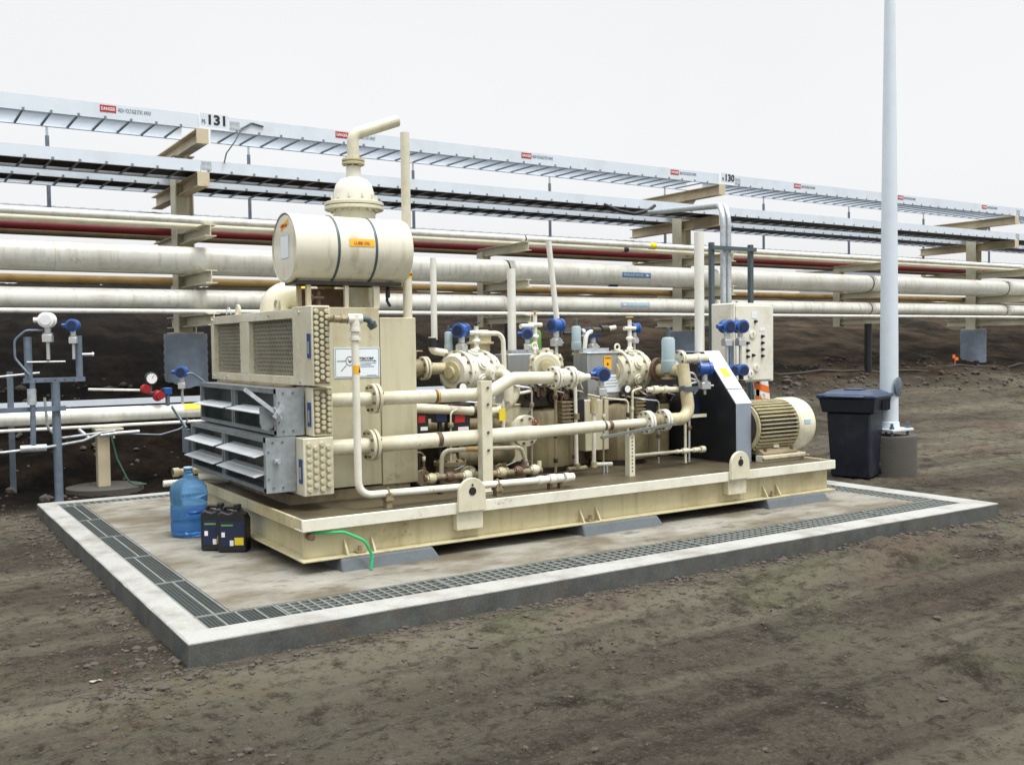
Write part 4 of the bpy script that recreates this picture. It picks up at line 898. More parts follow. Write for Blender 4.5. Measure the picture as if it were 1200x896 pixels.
# thin drain line in front
TY = 1.30
t = thing('drain_line', 'slim white pipe looping from the top header down and along the skid deck', 'pipe', (1.39, TY, .4))
mb = MB(); mb.tube([(1.525, TY, 1.66), (1.53, TY, .45), (3.10, TY, .425)], .027, bend=.10, seg=16); part('pipe_run', mb, 'cream_bright', t)
mb = MB(); mb.cyl((1.385, 1.44, 1.688), (1.385, TY, 1.688), .022, seg=12); mb.cyl((1.37, TY, 1.688), (1.47, TY, 1.688), .026, seg=14); mb.lathe([(.034, 0), (.034, .03)], (1.42, TY, 1.688), X_, 6); part('union', mb, 'cream_grimy', t)
mb = MB(); mb.cyl((1.47, TY, 1.688), (1.575, TY, 1.688), .036, seg=16); mb.cyl((1.528, TY, 1.60), (1.528, TY, 1.715), .036, seg=16); mb.lathe([(.040, 0), (.040, .022)], (1.528, TY, 1.60), Z_, 16); mb.lathe([(.040, 0), (.040, .02)], (1.528, TY, 1.54), Z_, 16); part('tee', mb, 'cream_bright', t)
mb = MB(); mb.tube([(1.575, TY, 1.69), (1.63, TY, 1.685), (1.66, TY, 1.64)], .022, bend=.03, seg=12); mb.cyl((1.65, TY, 1.66), (1.67, TY, 1.625), .035, .03, seg=14); part('cam_lock_cap', mb, 'teal_dark', t)
mb = MB(); mb.lathe([(.0285, -.03), (.0285, .03)], (1.528, TY, 1.335), Z_, 16); b = part('orange_band', mb, 'orange_label', t)
mb = MB(); mb.add([(1.535, TY-.0292, 1.315), (1.555, TY-.0165+.0, 1.315), (1.545, TY-.026, 1.355)], [[0,1,2]]); part('arrow', mb, 'ink', b)
mb = MB()
for x, r, w in ((3.08, .036, .05), (3.13, .032, .05), (3.19, .040, .06), (3.26, .036, .06), (3.33, .040, .035)): mb.lathe([(r, -w/2), (r, w/2)], (x, TY, .425), X_, 14)
mb.lathe([(.034, 0), (.034, .06), (.02, .07)], (3.34, TY, .424), X_, 14); part('ball_valve', mb, 'cream_bright', t)
for x, z in ((1.755, .45), (2.68, .435)):
    mb = MB(); mb.box(x-.022, x+.022, TY-.03, TY-.022, DK, z); mb.box(x-.022, x-.014, TY-.0218, TY+.03, DK, z); mb.torus((x, TY, z), X_, .032, .006, 14, 6); mb.box(x-.03, x+.03, TY-.04, TY+.04, z-.055, z-.035); part('clamp_foot', mb, 'cream_grimy', t)
for x in (3.17, 3.27): mb = MB(); mb.box(x-.012, x+.012, TY-.02, TY+.02, DK, .40); part('clamp_foot', mb, 'brown_iron', t)
# stand pipe under the front gauge and small drain runs
def run(name, label, cat, pts, r, m, extra=None, grp=None, bend=None):
    t = thing(name, label, cat, pts[0], grp); mb = MB(); mb.tube(pts, r, bend=bend, seg=12); part('pipe_run', mb, m, t)
    if extra: extra(t)
    return t
def fit(t, items, m, name='fitting'):
    for c, ax, r, w in items: mb = MB(); mb.lathe([(r, -w/2), (r, w/2)], c, ax, 12); part(name, mb, m, t)
run('small_drain_pipe', 'thin white upright pipe dropping in front of the rounded tan tank', 'pipe', [(3.84, 1.85, 1.15), (3.85, 1.85, .40)], .016, 'cream_bright', lambda t: fit(t, [((3.85, 1.85, .86), Z_, .028, .05), ((3.85, 1.85, .40), X_, .022, .20), ((3.85, 1.85, .42), Z_, .03, .05)], 'cream_grimy'))
run('small_drain_pipe', 'thin white pipe below the front blue gauge, turning right near the deck', 'pipe', [(4.005, 1.8, 1.02), (4.0, 1.8, .43), (4.20, 1.8, .42)], .018, 'cream_bright', lambda t: fit(t, [((4.005, 1.8, .93), Z_, .034, .10), ((4.005, 1.8, 1.0), Z_, .026, .04), ((4.0, 1.8, .43), Z_, .028, .05)], 'cream'), bend=.02)
mb = MB(); mb.box(4.10, 4.115, 1.79, 1.81, DK, .41).box(4.135, 4.15, 1.79, 1.81, DK, .41); solo('pipe_rest', mb, 'silver', 'pair of thin bright legs under the small elbow drain pipe', 'support')
run('small_drain_pipe', 'thin white horizontal pipe near the deck ending in a capped tee before the guard', 'pipe', [(4.42, 1.8, .475), (5.30, 1.8, .475)], .015, 'cream_clean', lambda t: fit(t, [((5.08, 1.8, .475), X_, .026, .07), ((5.22, 1.8, .475), X_, .024, .08), ((5.30, 1.8, .475), X_, .032, .05), ((4.98, 1.8, .475), X_, .02, .03)], 'cream_clean'))
run('small_drain_pipe', 'thin white upright pipe between the riser elbow and the belt guard', 'pipe', [(5.085, 1.8, 1.25), (5.085, 1.8, .36)], .013, 'cream_clean')
mb = MB(); mb.box(5.13, 5.42, 1.86, 1.88, .775, .805); solo('cable_bracket', mb, 'cream_clean', 'short white bracket bar left of the belt guard', 'bracket')

# ------------------------------------------------------------------ compressor block
t = thing('compressor_block', 'tan compressor crankcase with rounded pulsation tanks behind the process pipes', 'compressor', (4.3, 2.6, DK))
mb = MB(); mb.box(3.36, 5.45, 2.42, 3.35, DK, .93); part('crankcase', mb, 'tank_tan', t, bevel=.012)
for x in (3.80, 4.72):
    mb = MB(); mb.lathe([(.34, DK+.05), (.35, DK+.07), (.35, .86), (.33, .90), (.25, .925)], (x, 2.42, 0), Z_, 40); part('pulsation_tank', mb, 'tank_tan', t)
    mb = MB(); mb.lathe([(.30, 0), (.30, .049)], (x, 2.42, DK), Z_, 24); part('tank_skirt', mb, 'oily', t)
mb = MB(); mb.box(3.30, 3.62, 2.18, 2.415, .46, .97); mb.box(3.29, 3.63, 2.17, 2.25, .955, .972); part('side_cover', mb, 'casing_cream', t, bevel=.008)
mb = MB(); mb.box(4.18, 4.46, 2.16, 2.415, .50, .975); part('side_cover', mb, 'casing_cream', t, bevel=.008)
rb = random.Random(11)
def clutter(label, x0, x1, y0, y1, z0, z1, n, seed):
    """the oily valve covers, studs and small tubing between tanks and cylinders"""
    q = random.Random(seed); t = thing('valve_gear', label, 'valve gear', ((x0+x1)/2, (y0+y1)/2, z0), 'oily valve gear under the cylinders')
    mb = MB(); mb.box(x0, x1, y0+.12, y1, z0, z1-.02); part('valve_chest', mb, 'oily', t, bevel=.01)
    for i in range(n):
        mb = MB(); x = x0+(x1-x0)*(i+.5)/n; mb.lathe([(.045, 0), (.045, .025), (.03, .027), (.03, .05)], (x, y0+.115, z0+(z1-z0)*q.uniform(.4, .65)), (0,-1,0), 16); mb.bolts((x, y0+.085, z0+(z1-z0)*.52), Y_, .034, 5, .006, .02); part('valve_cover', mb, 'brown_iron' if i % 2 else 'oily', t)
    for i in range(n*3): mb = MB(); x = q.uniform(x0, x1); mb.cyl((x, y0+q.uniform(.02, .1), z1-.05), (x, y0+q.uniform(.02, .1), z1+.02), .009, seg=6); part('stud', mb, 'cream_grimy', t)
    for i in range(3):
        mb = MB(); a = q.uniform(x0, x1-.12); mb.tube([(a, y0+.1, z1), (a+.01, y0-.0, z1-.05), (a+.12, y0+.01, z1-.07), (a+.14, y0+.1, z0+.03)], .007, bend=.02, seg=6); part('oil_tube', mb, 'silver' if i else 'brown_iron', t)
    return t
clutter('oily valve gear under the central cylinder', 3.48, 4.10, 2.02, 2.42, .94, 1.13, 5, 2)
clutter('oily valve gear under the right hand cylinder', 4.62, 5.30, 2.05, 2.42, .90, 1.06, 5, 5)
def finned(label, x, y, z):
    t = thing('finned_heater', label, 'finned unit', (x, y, z)); mb = MB()
    for i in range(6): mb.box(x-.12, x-.005, y, y+.15, z+i*.034, z+i*.034+.012)
    mb.box(x-.11, x-.01, y+.02, y+.13, z, z+.18); part('fin_stack', mb, 'cream_grimy', t)
    mb = MB(); mb.box(x, x+.12, y-.005, y+.16, z-.01, z+.20); part('black_box', mb, 'black', t, bevel=.008); return t
finned('black box with cooling fins on the rounded tan tank left', 3.93, 2.0, .80); finned('black box with cooling fins over the second tan tank', 4.80, 2.02, .80)

def cylinder(name, label, c, ax, L, r, m='cream_bright', lobes=8, badge=False):
    c = Vector(c); ax = Vector(ax).normalized(); t = thing(name, label, 'compressor cylinder', c-Vector((0,0,r)), 'compressor cylinders')
    mb = MB(); mb.lathe([(r*.82, -L*.5), (r*.98, -L*.44), (r, -L*.3), (r, L*.18), (r*.94, L*.3), (r*.94, L*.42), (r*.7, L*.5)], c, ax, 32); part('cylinder_barrel', mb, m, t)
    mb = MB(); mb.lathe([(r*1.10, -.022), (r*1.10, .022)], c+ax*(L*.22), ax, 32); mb.lathe([(r*1.12, -.016), (r*1.12, .016)], c-ax*(L*.38), ax, 32); part('flange_ring', mb, m, t)
    mb = MB(); mb.bolts(c+ax*(L*.22), ax, r*1.02, 12, .012, .08); mb.bolts(c-ax*(L*.38), ax, r*1.03, 12, .012, .07); part('bolts', mb, 'cream_grimy', t)
    u, v, w = frame(ax)
    for k in range(lobes):
        a = 2*math.pi*(k+.5)/lobes; d = u*math.cos(a)+v*math.sin(a); mb = MB(); mb.lathe([(.052, 0), (.052, .018), (.034, .020), (.034, .034)], c-ax*(L*.10)+d*(r*.985), d, 14); part('valve_cap', mb, m, t)
    mb = MB(); mb.lathe([(r*.55, 0), (r*.55, .02), (r*.3, .024), (r*.3, .05)], c-ax*(L*.5), -ax, 20); mb.bolts(c-ax*(L*.5+.012), ax, r*.45, 8, .010, .02); part('end_cover', mb, 'cream', t)
    if badge:
        mb = MB(); mb.box(c.x-.05, c.x+.03, c.y-r*.78, c.y-r*.76, c.z+r*.60, c.z+r*.80, Matrix.Rotation(R(-38), 3, 'X')); part('blue_badge', mb, 'pale_blue_label', t)
    mb = MB(); tz = c+Vector((0, 0, r*.98)); mb.torus(tz+Vector((-.12, 0, .05)), Y_, .028, .009, 16, 8); mb.cyl(tz+Vector((-.12, 0, -.01)), tz+Vector((-.12, 0, .025)), .012, seg=8); part('lifting_eye', mb, 'cream_bright', t)
    return t
cylinder('compressor_cylinder', 'left white lobed compressor cylinder beside the cooler', (3.09, 2.35, 1.265), (1, .35, 0), .52, .168, 'cream_bright', 8, True)
cylinder('compressor_cylinder', 'middle compressor cylinder with a bolted end cover under the leaning vent pipe', (3.76, 2.18, 1.295), (.55, .85, 0), .46, .135, 'cream_clean', 6)
cylinder('compressor_cylinder', 'right compressor cylinder beside the steel box with an orange sticker', (4.80, 2.30, 1.225), (1, .15, 0), .42, .185, 'cream_clean', 8)
mb = MB(); mb.tube([(3.22, 2.10, 1.245), (3.20, 1.93, 1.245), (3.20, 1.93, 1.02)], .042, bend=.08, seg=16)
t = thing('discharge_elbow', 'small cream elbow dropping from the left cylinder behind the bolted post', 'pipe elbow', (3.2, 1.93, 1.0)); part('elbow', mb, 'cream_clean', t)
mb = MB(); mb.flange((3.22, 2.13, 1.245), Y_, .085, .018, 6, .005, .009); part('flange', mb, 'cream_bright', t)
# pipe runs between cooler and cylinders
t = run('interstage_pipe', 'smaller cream pipe behind the upper process pipe, curving up to the left cylinder', 'pipe', [(2.28, 2.0, 1.0), (3.12, 2.0, .925), (3.31, 2.0, 1.03), (3.33, 2.0, 1.25)], .040, 'cream_clean', bend=.13)
mb = MB(); mb.lathe([(.042, -.02), (.042, .02)], (2.90, 2.0, .945), (1, 0, -.09), 18); part('orange_band', mb, 'brown_iron', t)
t = run('cylinder_inlet_pipe', 'flanged cream pipe joining the cooler to the left cylinder', 'pipe', [(2.26, 2.35, 1.31), (2.90, 2.35, 1.295)], .05, 'cream')
mb = MB(); mb.flange((2.45, 2.35, 1.308), X_, .10, .022, 8, .008, .010, km=1); part('flange', mb, ['cream_clean', 'brown_iron'], t)
mb = MB(); mb.flange((2.62, 2.35, 1.303), X_, .10, .022, 8, .008, .010, km=1); part('flange', mb, ['cream_clean', 'brown_iron'], t)
mb = MB(); mb.lathe([(.07, -.06), (.08, 0), (.07, .06)], (2.535, 2.35, 1.305), X_, 18); handwheel(mb, (2.535, 2.33, 1.45), Z_, .05); mb.cyl((2.535, 2.35, 1.36), (2.535, 2.33, 1.45), .010, seg=8); part('gate_valve', mb, 'tank_tan', t)
t = run('intermediate_pipe', 'fat tan pipe low behind the lower process pipe', 'pipe', [(2.30, 2.25, .83), (3.28, 2.25, .79)], .062, 'tank_tan')
t = thing('scrubber_vessel', 'horizontal tan vessel on the deck beside the rounded tanks', 'vessel', (2.9, 2.25, DK)); mb = MB(); mb.lathe([(.02, 2.74), (.07, 2.76), (.085, 2.80), (.085, 3.36), (.07, 3.39), (.02, 3.41)], (0, 2.2, .545), X_, 24); part('vessel_shell', mb, 'tank_tan', t)
for x in (2.85, 3.28): mb = MB(); mb.box(x-.02, x+.02, 2.13, 2.27, DK, .475); part('saddle', mb, 'cream_grimy', t)
# oil pump cluster
t = thing('oil_pump', 'grimy oil pump with flanged ports on the deck below the process pipes', 'pump', (2.72, 2.0, DK))
mb = MB(); mb.lathe([(.10, 0), (.12, .02), (.12, .16), (.135, .165), (.135, .20), (.06, .21), (.05, .26)], (2.66, 2.0, DK), Z_, 24); part('pump_body', mb, 'cream_grimy', t)
mb = MB(); mb.bolts((2.66, 2.0, DK+.185), Z_, .118, 8, .010, .06); mb.cyl((2.66, 2.0, DK+.25), (2.72, 2.0, DK+.33), .03, seg=12); part('bolts', mb, 'oily', t)
mb = MB(); mb.flange((2.74, 1.83, DK+.10), Y_, .07, .014, 6, .004, .008); mb.cyl((2.74, 1.83, DK+.1), (2.70, 1.95, DK+.1), .04, seg=14); mb.lathe([(.042, 0), (.042, .004)], (2.74, 1.80, DK+.1), Y_, 14); part('port', mb, 'cream', t)
run('u_shaped_pipe', 'thin cream pipe bent over the oil pump, partly yellow', 'pipe', [(2.44, 1.75, .46), (2.45, 1.75, .665), (3.20, 1.75, .640), (3.26, 1.75, .48)], .018, 'cream_clean', lambda t: part('yellow_sleeve', MB().cyl((2.66, 1.75, .659), (2.90, 1.75, .650), .0195, seg=12), 'rust_yellow', t), bend=.07)
t = thing('deck_manifold', 'row of small grimy pipe valves along the deck behind the drain line', 'manifold', (2.7, 1.62, DK)); mb = MB(); mb.tube([(2.24, 1.66, .475), (3.30, 1.60, .455)], .026, seg=12); part('pipe_run', mb, 'cream_grimy', t)
q = random.Random(4)
for i in range(7):
    x = 2.30+i*.155; mb = MB(); y = 1.655-.057*(i*.155); mb.lathe([(.036, -.03), (.044, 0), (.036, .03)], (x, y, .468), X_, 12); mb.cyl((x+.05, y, .468), (x+.05, y, .468+q.uniform(.03, .07)), .018, seg=8)
    mb.lathe([(.03, 0), (.03, .014)], (x-.045, y, .468), X_, 6); part('small_valve', mb, ('cream', 'brown_iron', 'cream_clean', 'cream_grimy')[i % 4], t)
    if i in (1, 4, 5): mb = MB(); mb.bar((x+.05, y, .52), (x+.12, y-.03, .55), .018, .006); part('valve_handle', mb, ('rust_yellow', 'teal', 'brown_iron')[i % 3], t)
for i in range(4): x = 2.36+i*.28; mb = MB(); mb.box(x-.012, x+.012, 1.60, 1.66, DK, .45); part('manifold_foot', mb, 'oily', t)
for i, (x, y, lab) in enumerate(((3.05, 1.95, 'rusty flanged strainer on the deck between the bolted post and the tan vessel'), (2.34, 2.0, 'flanged pump port near the cooler foot, behind the drain line'))):
    t = thing('strainer', lab, 'strainer', (x, y, DK)); mb = MB(); mb.lathe([(.06, 0), (.07, .02), (.07, .10), (.05, .14)], (x, y, DK), Z_, 16); part('strainer_body', mb, 'oily', t)
    mb = MB(); mb.flange((x, y-.12, DK+.10), Y_, .065, .014, 6, .004, .008); mb.cyl((x, y-.12, DK+.1), (x, y-.04, DK+.1), .035, seg=12); part('port', mb, 'cream_grimy', t)
    mb = MB(); mb.tube([(x+.06, y, DK+.08), (x+.30, y+.02, DK+.07), (x+.32, y+.02, DK+.16)], .022, bend=.03, seg=10); part('side_pipe', mb, 'brown_iron', t)
# black solenoid boxes
for x, z, w, h, lab, red in ((2.335, .79, .13, .22, 'black control box with a red sticker peeping out beside the cooler edge', True), (2.655, .77, .20, .23, 'larger black control box with a red sticker, between the process pipes', True), (2.53, .865, .11, .12, 'small navy junction box left of the larger black box', False)):
    t = thing('control_box', lab, 'control box', (x+w/2, 2.02, z)); mb = MB(); mb.box(x, x+w, 1.99, 2.08, z, z+h); mb.box(x-.006, x+w+.006, 1.982, 2.07, z+h-.04, z+h+.012); part('box_shell', mb, 'black' if red else 'navy', t, bevel=.008)
    if red:
        mb = MB(); mb.box(x+w*.25, x+w*.72, 1.9855, 1.9885, z+h*.38, z+h*.64); part('red_sticker', mb, 'ink_red', t); mb = MB(); mb.box(x+w*.4, x+w*.9, 1.9855, 1.9885, z+.02, z+.05); part('white_sticker', mb, 'white', t)
        mb = MB(); mb.cyl((x+w*.5, 2.04, DK), (x+w*.5, 2.04, z), .015, seg=8); part('post', mb, 'oily', t)
    else: mb = MB(); mb.cyl((x+w*.5, 2.03, .60), (x+w*.5, 2.03, z), .02, seg=8); part('post', mb, 'black', t)
mb = MB(); mb.box(3.06, 3.12, 1.86, 1.866, .86, .96); t = thing('yellow_tag', 'small yellow warning tag right of the bolted post', 'tag', (3.09, 1.86, .86)); part('plate', mb, 'yellow', t)
mb = MB(); mb.cyl((3.09, 1.87, .90), (3.09, 2.0, .93), .006, seg=6); part('wire', mb, 'oily', t)
t = thing('blind_flange', 'round cream flange with bolts standing above the lower process pipe', 'flange', (3.34, 1.92, .70)); mb = MB(); mb.flange((3.34, 1.9, .76), Y_, .135, .022, 8, .006, .012, km=1); part('flange', mb, ['cream_clean', 'brown_iron'], t); mb = MB(); mb.cyl((3.34, 1.92, .76), (3.34, 2.2, .76), .07, seg=18); part('nozzle', mb, 'cream', t)
run('lube_tube', 'thin white tube curving over the left tan cover to the central valve gear', 'tube', [(3.155, 1.95, .72), (3.16, 1.95, 1.06), (3.50, 2.05, 1.085)], .014, 'cream_bright', bend=.09)
t = thing('gap_filler', 'added dark block filling the gap between the cooler and the tan tanks', 'filler block', (2.8, 2.9, DK))  # added block, hides the bright ground so the gap stays dark
mb = MB(); mb.box(2.30, 3.28, 2.62, 3.4, DK, 1.02); part('filler_box', mb, 'oily', t, bevel=.01)
mb = MB(); mb.lathe([(.07, 0), (.09, .02), (.09, .28), (.06, .31)], (2.55, 2.50, DK+.02), Z_, 20); part('filler_bowl', mb, 'brown_iron', t)
mb = MB(); mb.lathe([(.06, 0), (.075, .02), (.075, .24), (.05, .27)], (2.98, 2.46, DK+.02), Z_, 20); part('filler_bowl', mb, 'cream_grimy', t)
mb = MB(); mb.tube([(2.55, 2.5, .70), (2.55, 2.45, .80), (3.0, 2.42, .80), (3.0, 2.45, .64)], .022, bend=.05, seg=10); part('filler_pipe', mb, 'tank_tan', t)
qq = random.Random(21); GI = 'small bore tubes among the compressor cylinders'
spots = ((2.42, 'beside the cooler edge'), (2.62, 'under the left cylinder'), (2.86, 'left of the bolted post'), (3.05, 'behind the bolted post'), (3.42, 'right of the blind flange'), (3.60, 'over the left tan cover'), (3.95, 'left of the road facing transmitter'), (4.20, 'under the steel junction box'), (4.40, 'right of the steel junction box base'), (4.62, 'under the right cylinder'), (4.86, 'behind the paired flanges'), (5.15, 'between the riser and the belt guard'))
for i, (x, where) in enumerate(spots):
    y = 2.02-.10*(i % 3); z0 = DK+.02; z1 = (.62, .95, 1.02, .9, 1.12, 1.18, 1.10, 1.0, .98, 1.05, .95, 1.1)[i]; d = qq.uniform(.08, .2)*(1 if i % 2 else -1)
    t = thing('small_bore_tube', 'small bore tube with fittings '+where, 'tube', (x, y, z0), GI)
    mb = MB(); mb.tube([(x, y, z0), (x+.01, y, z1), (x+d, y+.03, z1+.02), (x+d*1.3, y+.25, z1+.05)], qq.choice((.007, .009, .012)), bend=.04, seg=8); part('tube_run', mb, qq.choice(('silver', 'cream_clean', 'cream_grimy', 'brown_iron')), t)
    for f in (.12, .45, .8):
        zz = z0+(z1-z0)*(f+qq.uniform(-.06, .06)); mb = MB(); r = qq.uniform(.016, .028); mb.lathe([(r*.8, -.02), (r, -.014), (r, .014), (r*.8, .02)], (x+.01*f, y, zz), Z_, 6 if qq.random() < .6 else 12); part('fitting', mb, qq.choice(('cream_grimy', 'brown_iron', 'oily', 'cream_clean')), t)
    if i % 3 == 1: mb = MB(); zz = z0+(z1-z0)*.62; mb.cyl((x, y, zz), (x, y-.05, zz), .008, seg=6); handwheel(mb, (x, y-.055, zz), Y_, .028); part('handwheel', mb, qq.choice(('red', 'oily', 'rust_yellow')), t)
for i, (x, y, z, lab) in enumerate(((3.55, 2.0, 1.10, 'low dial gauge over the left tan cover'), (4.55, 2.02, 1.0, 'low dial gauge under the right cylinder'), (2.75, 1.95, 1.08, 'dial gauge under the left white cylinder'))):
    t = thing('dial_gauge', lab, 'gauge', (x, y, z), 'small dial gauges'); mb = MB(); mb.lathe([(.038, .015), (.042, 0), (.042, -.025), (.036, -.028)], (x, y, z+.07), Y_, 18); part('gauge_case', mb, 'black', t); mb = MB(); mb.lathe([(.033, -.0285), (.033, -.030)], (x, y, z+.07), Y_, 16); part('gauge_face', mb, 'white', t); mb = MB(); mb.cyl((x, y, z-.06), (x, y, z+.03), .010, seg=8); part('stem', mb, 'brown_iron', t)
# steel boxes
t = thing('steel_box', 'plain brushed steel box behind the left and central cylinders', 'steel box', (4.0, 2.75, .93)); mb = MB(); mb.box(3.70, 4.26, 2.70, 2.95, .93, 1.405); part('box_shell', mb, 'sheet_steel', t, bevel=.006); mb = MB(); mb.box(3.74, 4.2, 2.72, 2.9, 1.406, 1.44); part('lid', mb, 'galv', t)
t = thing('steel_box', 'brushed steel junction box with an orange sticker and a white notice', 'steel box', (4.48, 2.2, .94)); mb = MB(); mb.box(4.245, 4.725, 2.20, 2.42, .955, 1.395); mb.box(4.30, 4.345, 2.196, 2.1995, 1.0, 1.36) if False else None
mb.box(4.235, 4.735, 2.19, 2.43, 1.396, 1.412); part('box_shell', mb, 'sheet_steel', t, bevel=.005)
mb = MB(); mb.box(4.27, 4.58, 2.30, 2.42, 1.4125, 1.45); part('gland_plate', mb, 'galv', t)
mb = MB(); mb.box(4.435, 4.525, 2.1955, 2.1995, 1.245, 1.375); s = part('orange_sticker', mb, 'orange_label', t); text('lettering', 'WARNING', (4.442, 2.1945, 1.352), *NY, .014, 'ink', s, width=.075); mb = MB(); mb.add([(4.465, 2.1945, 1.29), (4.495, 2.1945, 1.29), (4.480, 2.1945, 1.32)], [[0,1,2]]); part('symbol', mb, 'ink', s)
mb = MB(); mb.box(4.43, 4.66, 2.1955, 2.1995, 1.035, 1.20); s = part('white_notice', mb, 'sign_white', t)
mb = MB()
for i in range(4): mb.box(4.455, 4.60-.02*(i % 2), 2.1945, 2.1952, 1.17-i*.028, 1.176-i*.028)
part('notice_lines', mb, 'galv_dark', s)
# green gas bottle between vents
t = thing('green_bottle', 'small green bottle on top of the plain steel box', 'bottle', (4.24, 3.05, 1.40)); mb = MB(); mb.box(4.1, 4.4, 2.96, 3.2, .93, 1.44); part('shelf', mb, 'galv', t); mb = MB(); mb.lathe([(.058, 1.441), (.062, 1.45), (.062, 1.60), (.05, 1.63), (.02, 1.64), (.018, 1.73), (.022, 1.735), (.022, 1.77)], (4.235, 3.04, 0), Z_, 20); part('bottle_body', mb, 'green_bottle', t)

# ------------------------------------------------------------------ cylinder-top instruments
def tree(label, x, y, z, h, bulb=True, m='cream_bright', wheel='rust_yellow'):
    t = thing('valve_stack', label, 'valve', (x, y, z), 'small valve stacks on the cylinders'); mb = MB(); mb.cyl((x, y, z), (x, y, z+h), .020, seg=12)
    for f, r in ((.15, .034), (.45, .040), (.75, .036)): mb.lathe([(r*.7, -.02), (r, 0), (r*.7, .02)], (x, y, z+h*f), Z_, 12)
    mb.cyl((x-.07, y, z+h*.75), (x+.07, y, z+h*.75), .020, seg=10); part('valve_body', mb, m, t)
    mb = MB(); mb.cyl((x, y, z+h), (x, y, z+h+.02), .008, seg=8); mb.lathe([(.035, 0), (.038, .006), (.035, .012)], (x, y, z+h+.02), Z_, 14); part('handwheel', mb, wheel, t); return t
tree('cream valve stack on the left cylinder, feeding a white overhead tube', 3.11, 2.3, 1.42, .24, wheel='black')
tree('cream valve stack with a yellow wheel on the central cylinder', 3.73, 2.3, 1.40, .36)
tree('cream valve stack with a yellow wheel on the right cylinder', 4.92, 2.4, 1.39, .33)
run('overhead_tube', 'white tube arching from the left valve stack down behind the interstage pipe', 'tube', [(3.14, 2.3, 1.595), (3.385, 2.3, 1.595), (3.40, 2.3, 1.15)], .021, 'cream_bright', bend=.08)
run('overhead_tube', 'white tube arching from the right valve stack down behind the steel junction box', 'tube', [(4.86, 2.55, 1.65), (4.50, 2.55, 1.60), (4.47, 2.55, 1.35)], .022, 'cream_bright', lambda t: fit(t, [((4.62, 2.55, 1.617), X_, .034, .10), ((4.72, 2.55, 1.63), X_, .040, .09)], 'oily'), bend=.08)
transmitter('blue transmitter head beside the valve stack on the left cylinder', 2.98, 2.33, 1.42, R(30), s=1.25, group='blue transmitters on the compressor', hz=.16)
transmitter('blue transmitter head low on the left of the central valve stack', 3.61, 2.25, 1.42, R(60), s=1.0, group='blue transmitters on the compressor', hz=.17)
transmitter('tilted blue transmitter head right of the leaning vent pipe', 3.93, 2.25, 1.40, R(10), s=1.25, group='blue transmitters on the compressor', hz=.21)
transmitter('blue transmitter head facing the road in front of the steel junction box', 4.075, 1.78, 1.0, R(75), s=1.25, group='blue transmitters on the compressor', hz=.18)
transmitter('small blue transmitter head behind the right valve stack', 5.02, 2.45, 1.42, R(10), s=1.0, group='blue transmitters on the compressor', hz=.22)
transmitter('dark blue transmitter head left of the right valve stack', 4.74, 2.75, 1.42, R(0), s=1.1, group='blue transmitters on the compressor', hz=.16)
transmitter('blue transmitter head left of the belt guard', 5.40, 1.86, .99, R(-20), s=1.3, group='blue transmitters on the compressor', hz=.19)
mb = MB(); mb.box(5.30, 5.42, 1.95, 2.05, .76, .97); solo('navy_box', mb, 'navy', 'dark navy box below the blue transmitter beside the guard', 'control box', bevel=.012)
run('sensing_tube', 'thin grey tube bending from the guard side transmitter', 'tube', [(5.08, 1.85, 1.22), (5.22, 1.82, 1.20), (5.31, 1.84, 1.08), (5.30, 1.9, 1.0)], .010, 'silver', bend=.06)
mb = MB(); mb.cyl((3.76, PY, 1.212), (3.86, PY, 1.20), .012, seg=8); mb.cyl((3.86, PY, 1.20), (4.0, 1.72, 1.19), .010, seg=8); solo('sensing_nipple', mb, 'brown_iron', 'thin nipple joining the reducer to the road facing blue transmitter', 'tube')
# relief valves
def psv(label, x, y, z, s, m='teal', stub=None):
    t = thing('relief_valve', label, 'relief valve', (x, y, z), 'pale teal relief valves'); mb = MB()
    mb.lathe([(.075*s, 0), (.075*s, .02*s), (.04*s, .022*s), (.04*s, .07*s)], (x, y, z), Z_, 18); part('inlet_flange', mb, 'cream_grimy', t)
    mb = MB(); mb.lathe([(.06*s, .07*s), (.075*s, .10*s), (.075*s, .19*s), (.068*s, .195*s), (.068*s, .40*s), (.055*s, .425*s), (.02*s, .43*s)], (x, y, z), Z_, 22); part('bonnet', mb, m, t)
    mb = MB(); mb.lathe([(.019*s, .43*s), (.019*s, .53*s), (.014*s, .535*s)], (x, y, z), Z_, 12); part('cap', mb, 'teal_dark', t)
    if stub:
        mb = MB(); mb.cyl((x, y, z+.14*s), (x+stub, y, z+.14*s), .045*s, seg=14); part('outlet', mb, m, t)
    return t
psv('larger pale teal relief valve beside the belt guard, with a flanged outlet', 4.97, 1.90, 1.15, .92, stub=.10)
psv('smaller pale teal relief valve right of the leaning vent pipe', 4.06, 2.12, 1.39, .62)
psv('smallest pale teal relief valve left of the white lobed cylinder', 2.90, 2.42, 1.40, .50)
t = thing('relief_outlet', 'flanged cream pipe from the large relief valve towards the white vent pipe', 'pipe', (5.2, 1.9, 1.3)); mb = MB(); mb.flange((5.115, 1.9, 1.335), X_, .085, .018, 6, .006, .011, km=1); part('flange', mb, ['cream_clean', 'oily'], t)
mb = MB(); mb.tube([(5.13, 1.9, 1.335), (5.50, 1.95, 1.335), (5.85, 2.4, 1.34)], .045, bend=.08, seg=16); mb.lathe([(.055, 0), (.055, .05)], (5.34, 1.93, 1.335), X_, 14); part('pipe_run', mb, 'cream_clean', t)
t = run('riser_branch', 'short cream branch with small valves left of the riser', 'pipe', [(4.62, 1.80, 1.065), (4.93, 1.72, 1.06)], .026, 'cream_clean'); fit(t, [((4.70, 1.78, 1.064), X_, .038, .06), ((4.80, 1.755, 1.062), X_, .034, .05)], 'cream_clean')
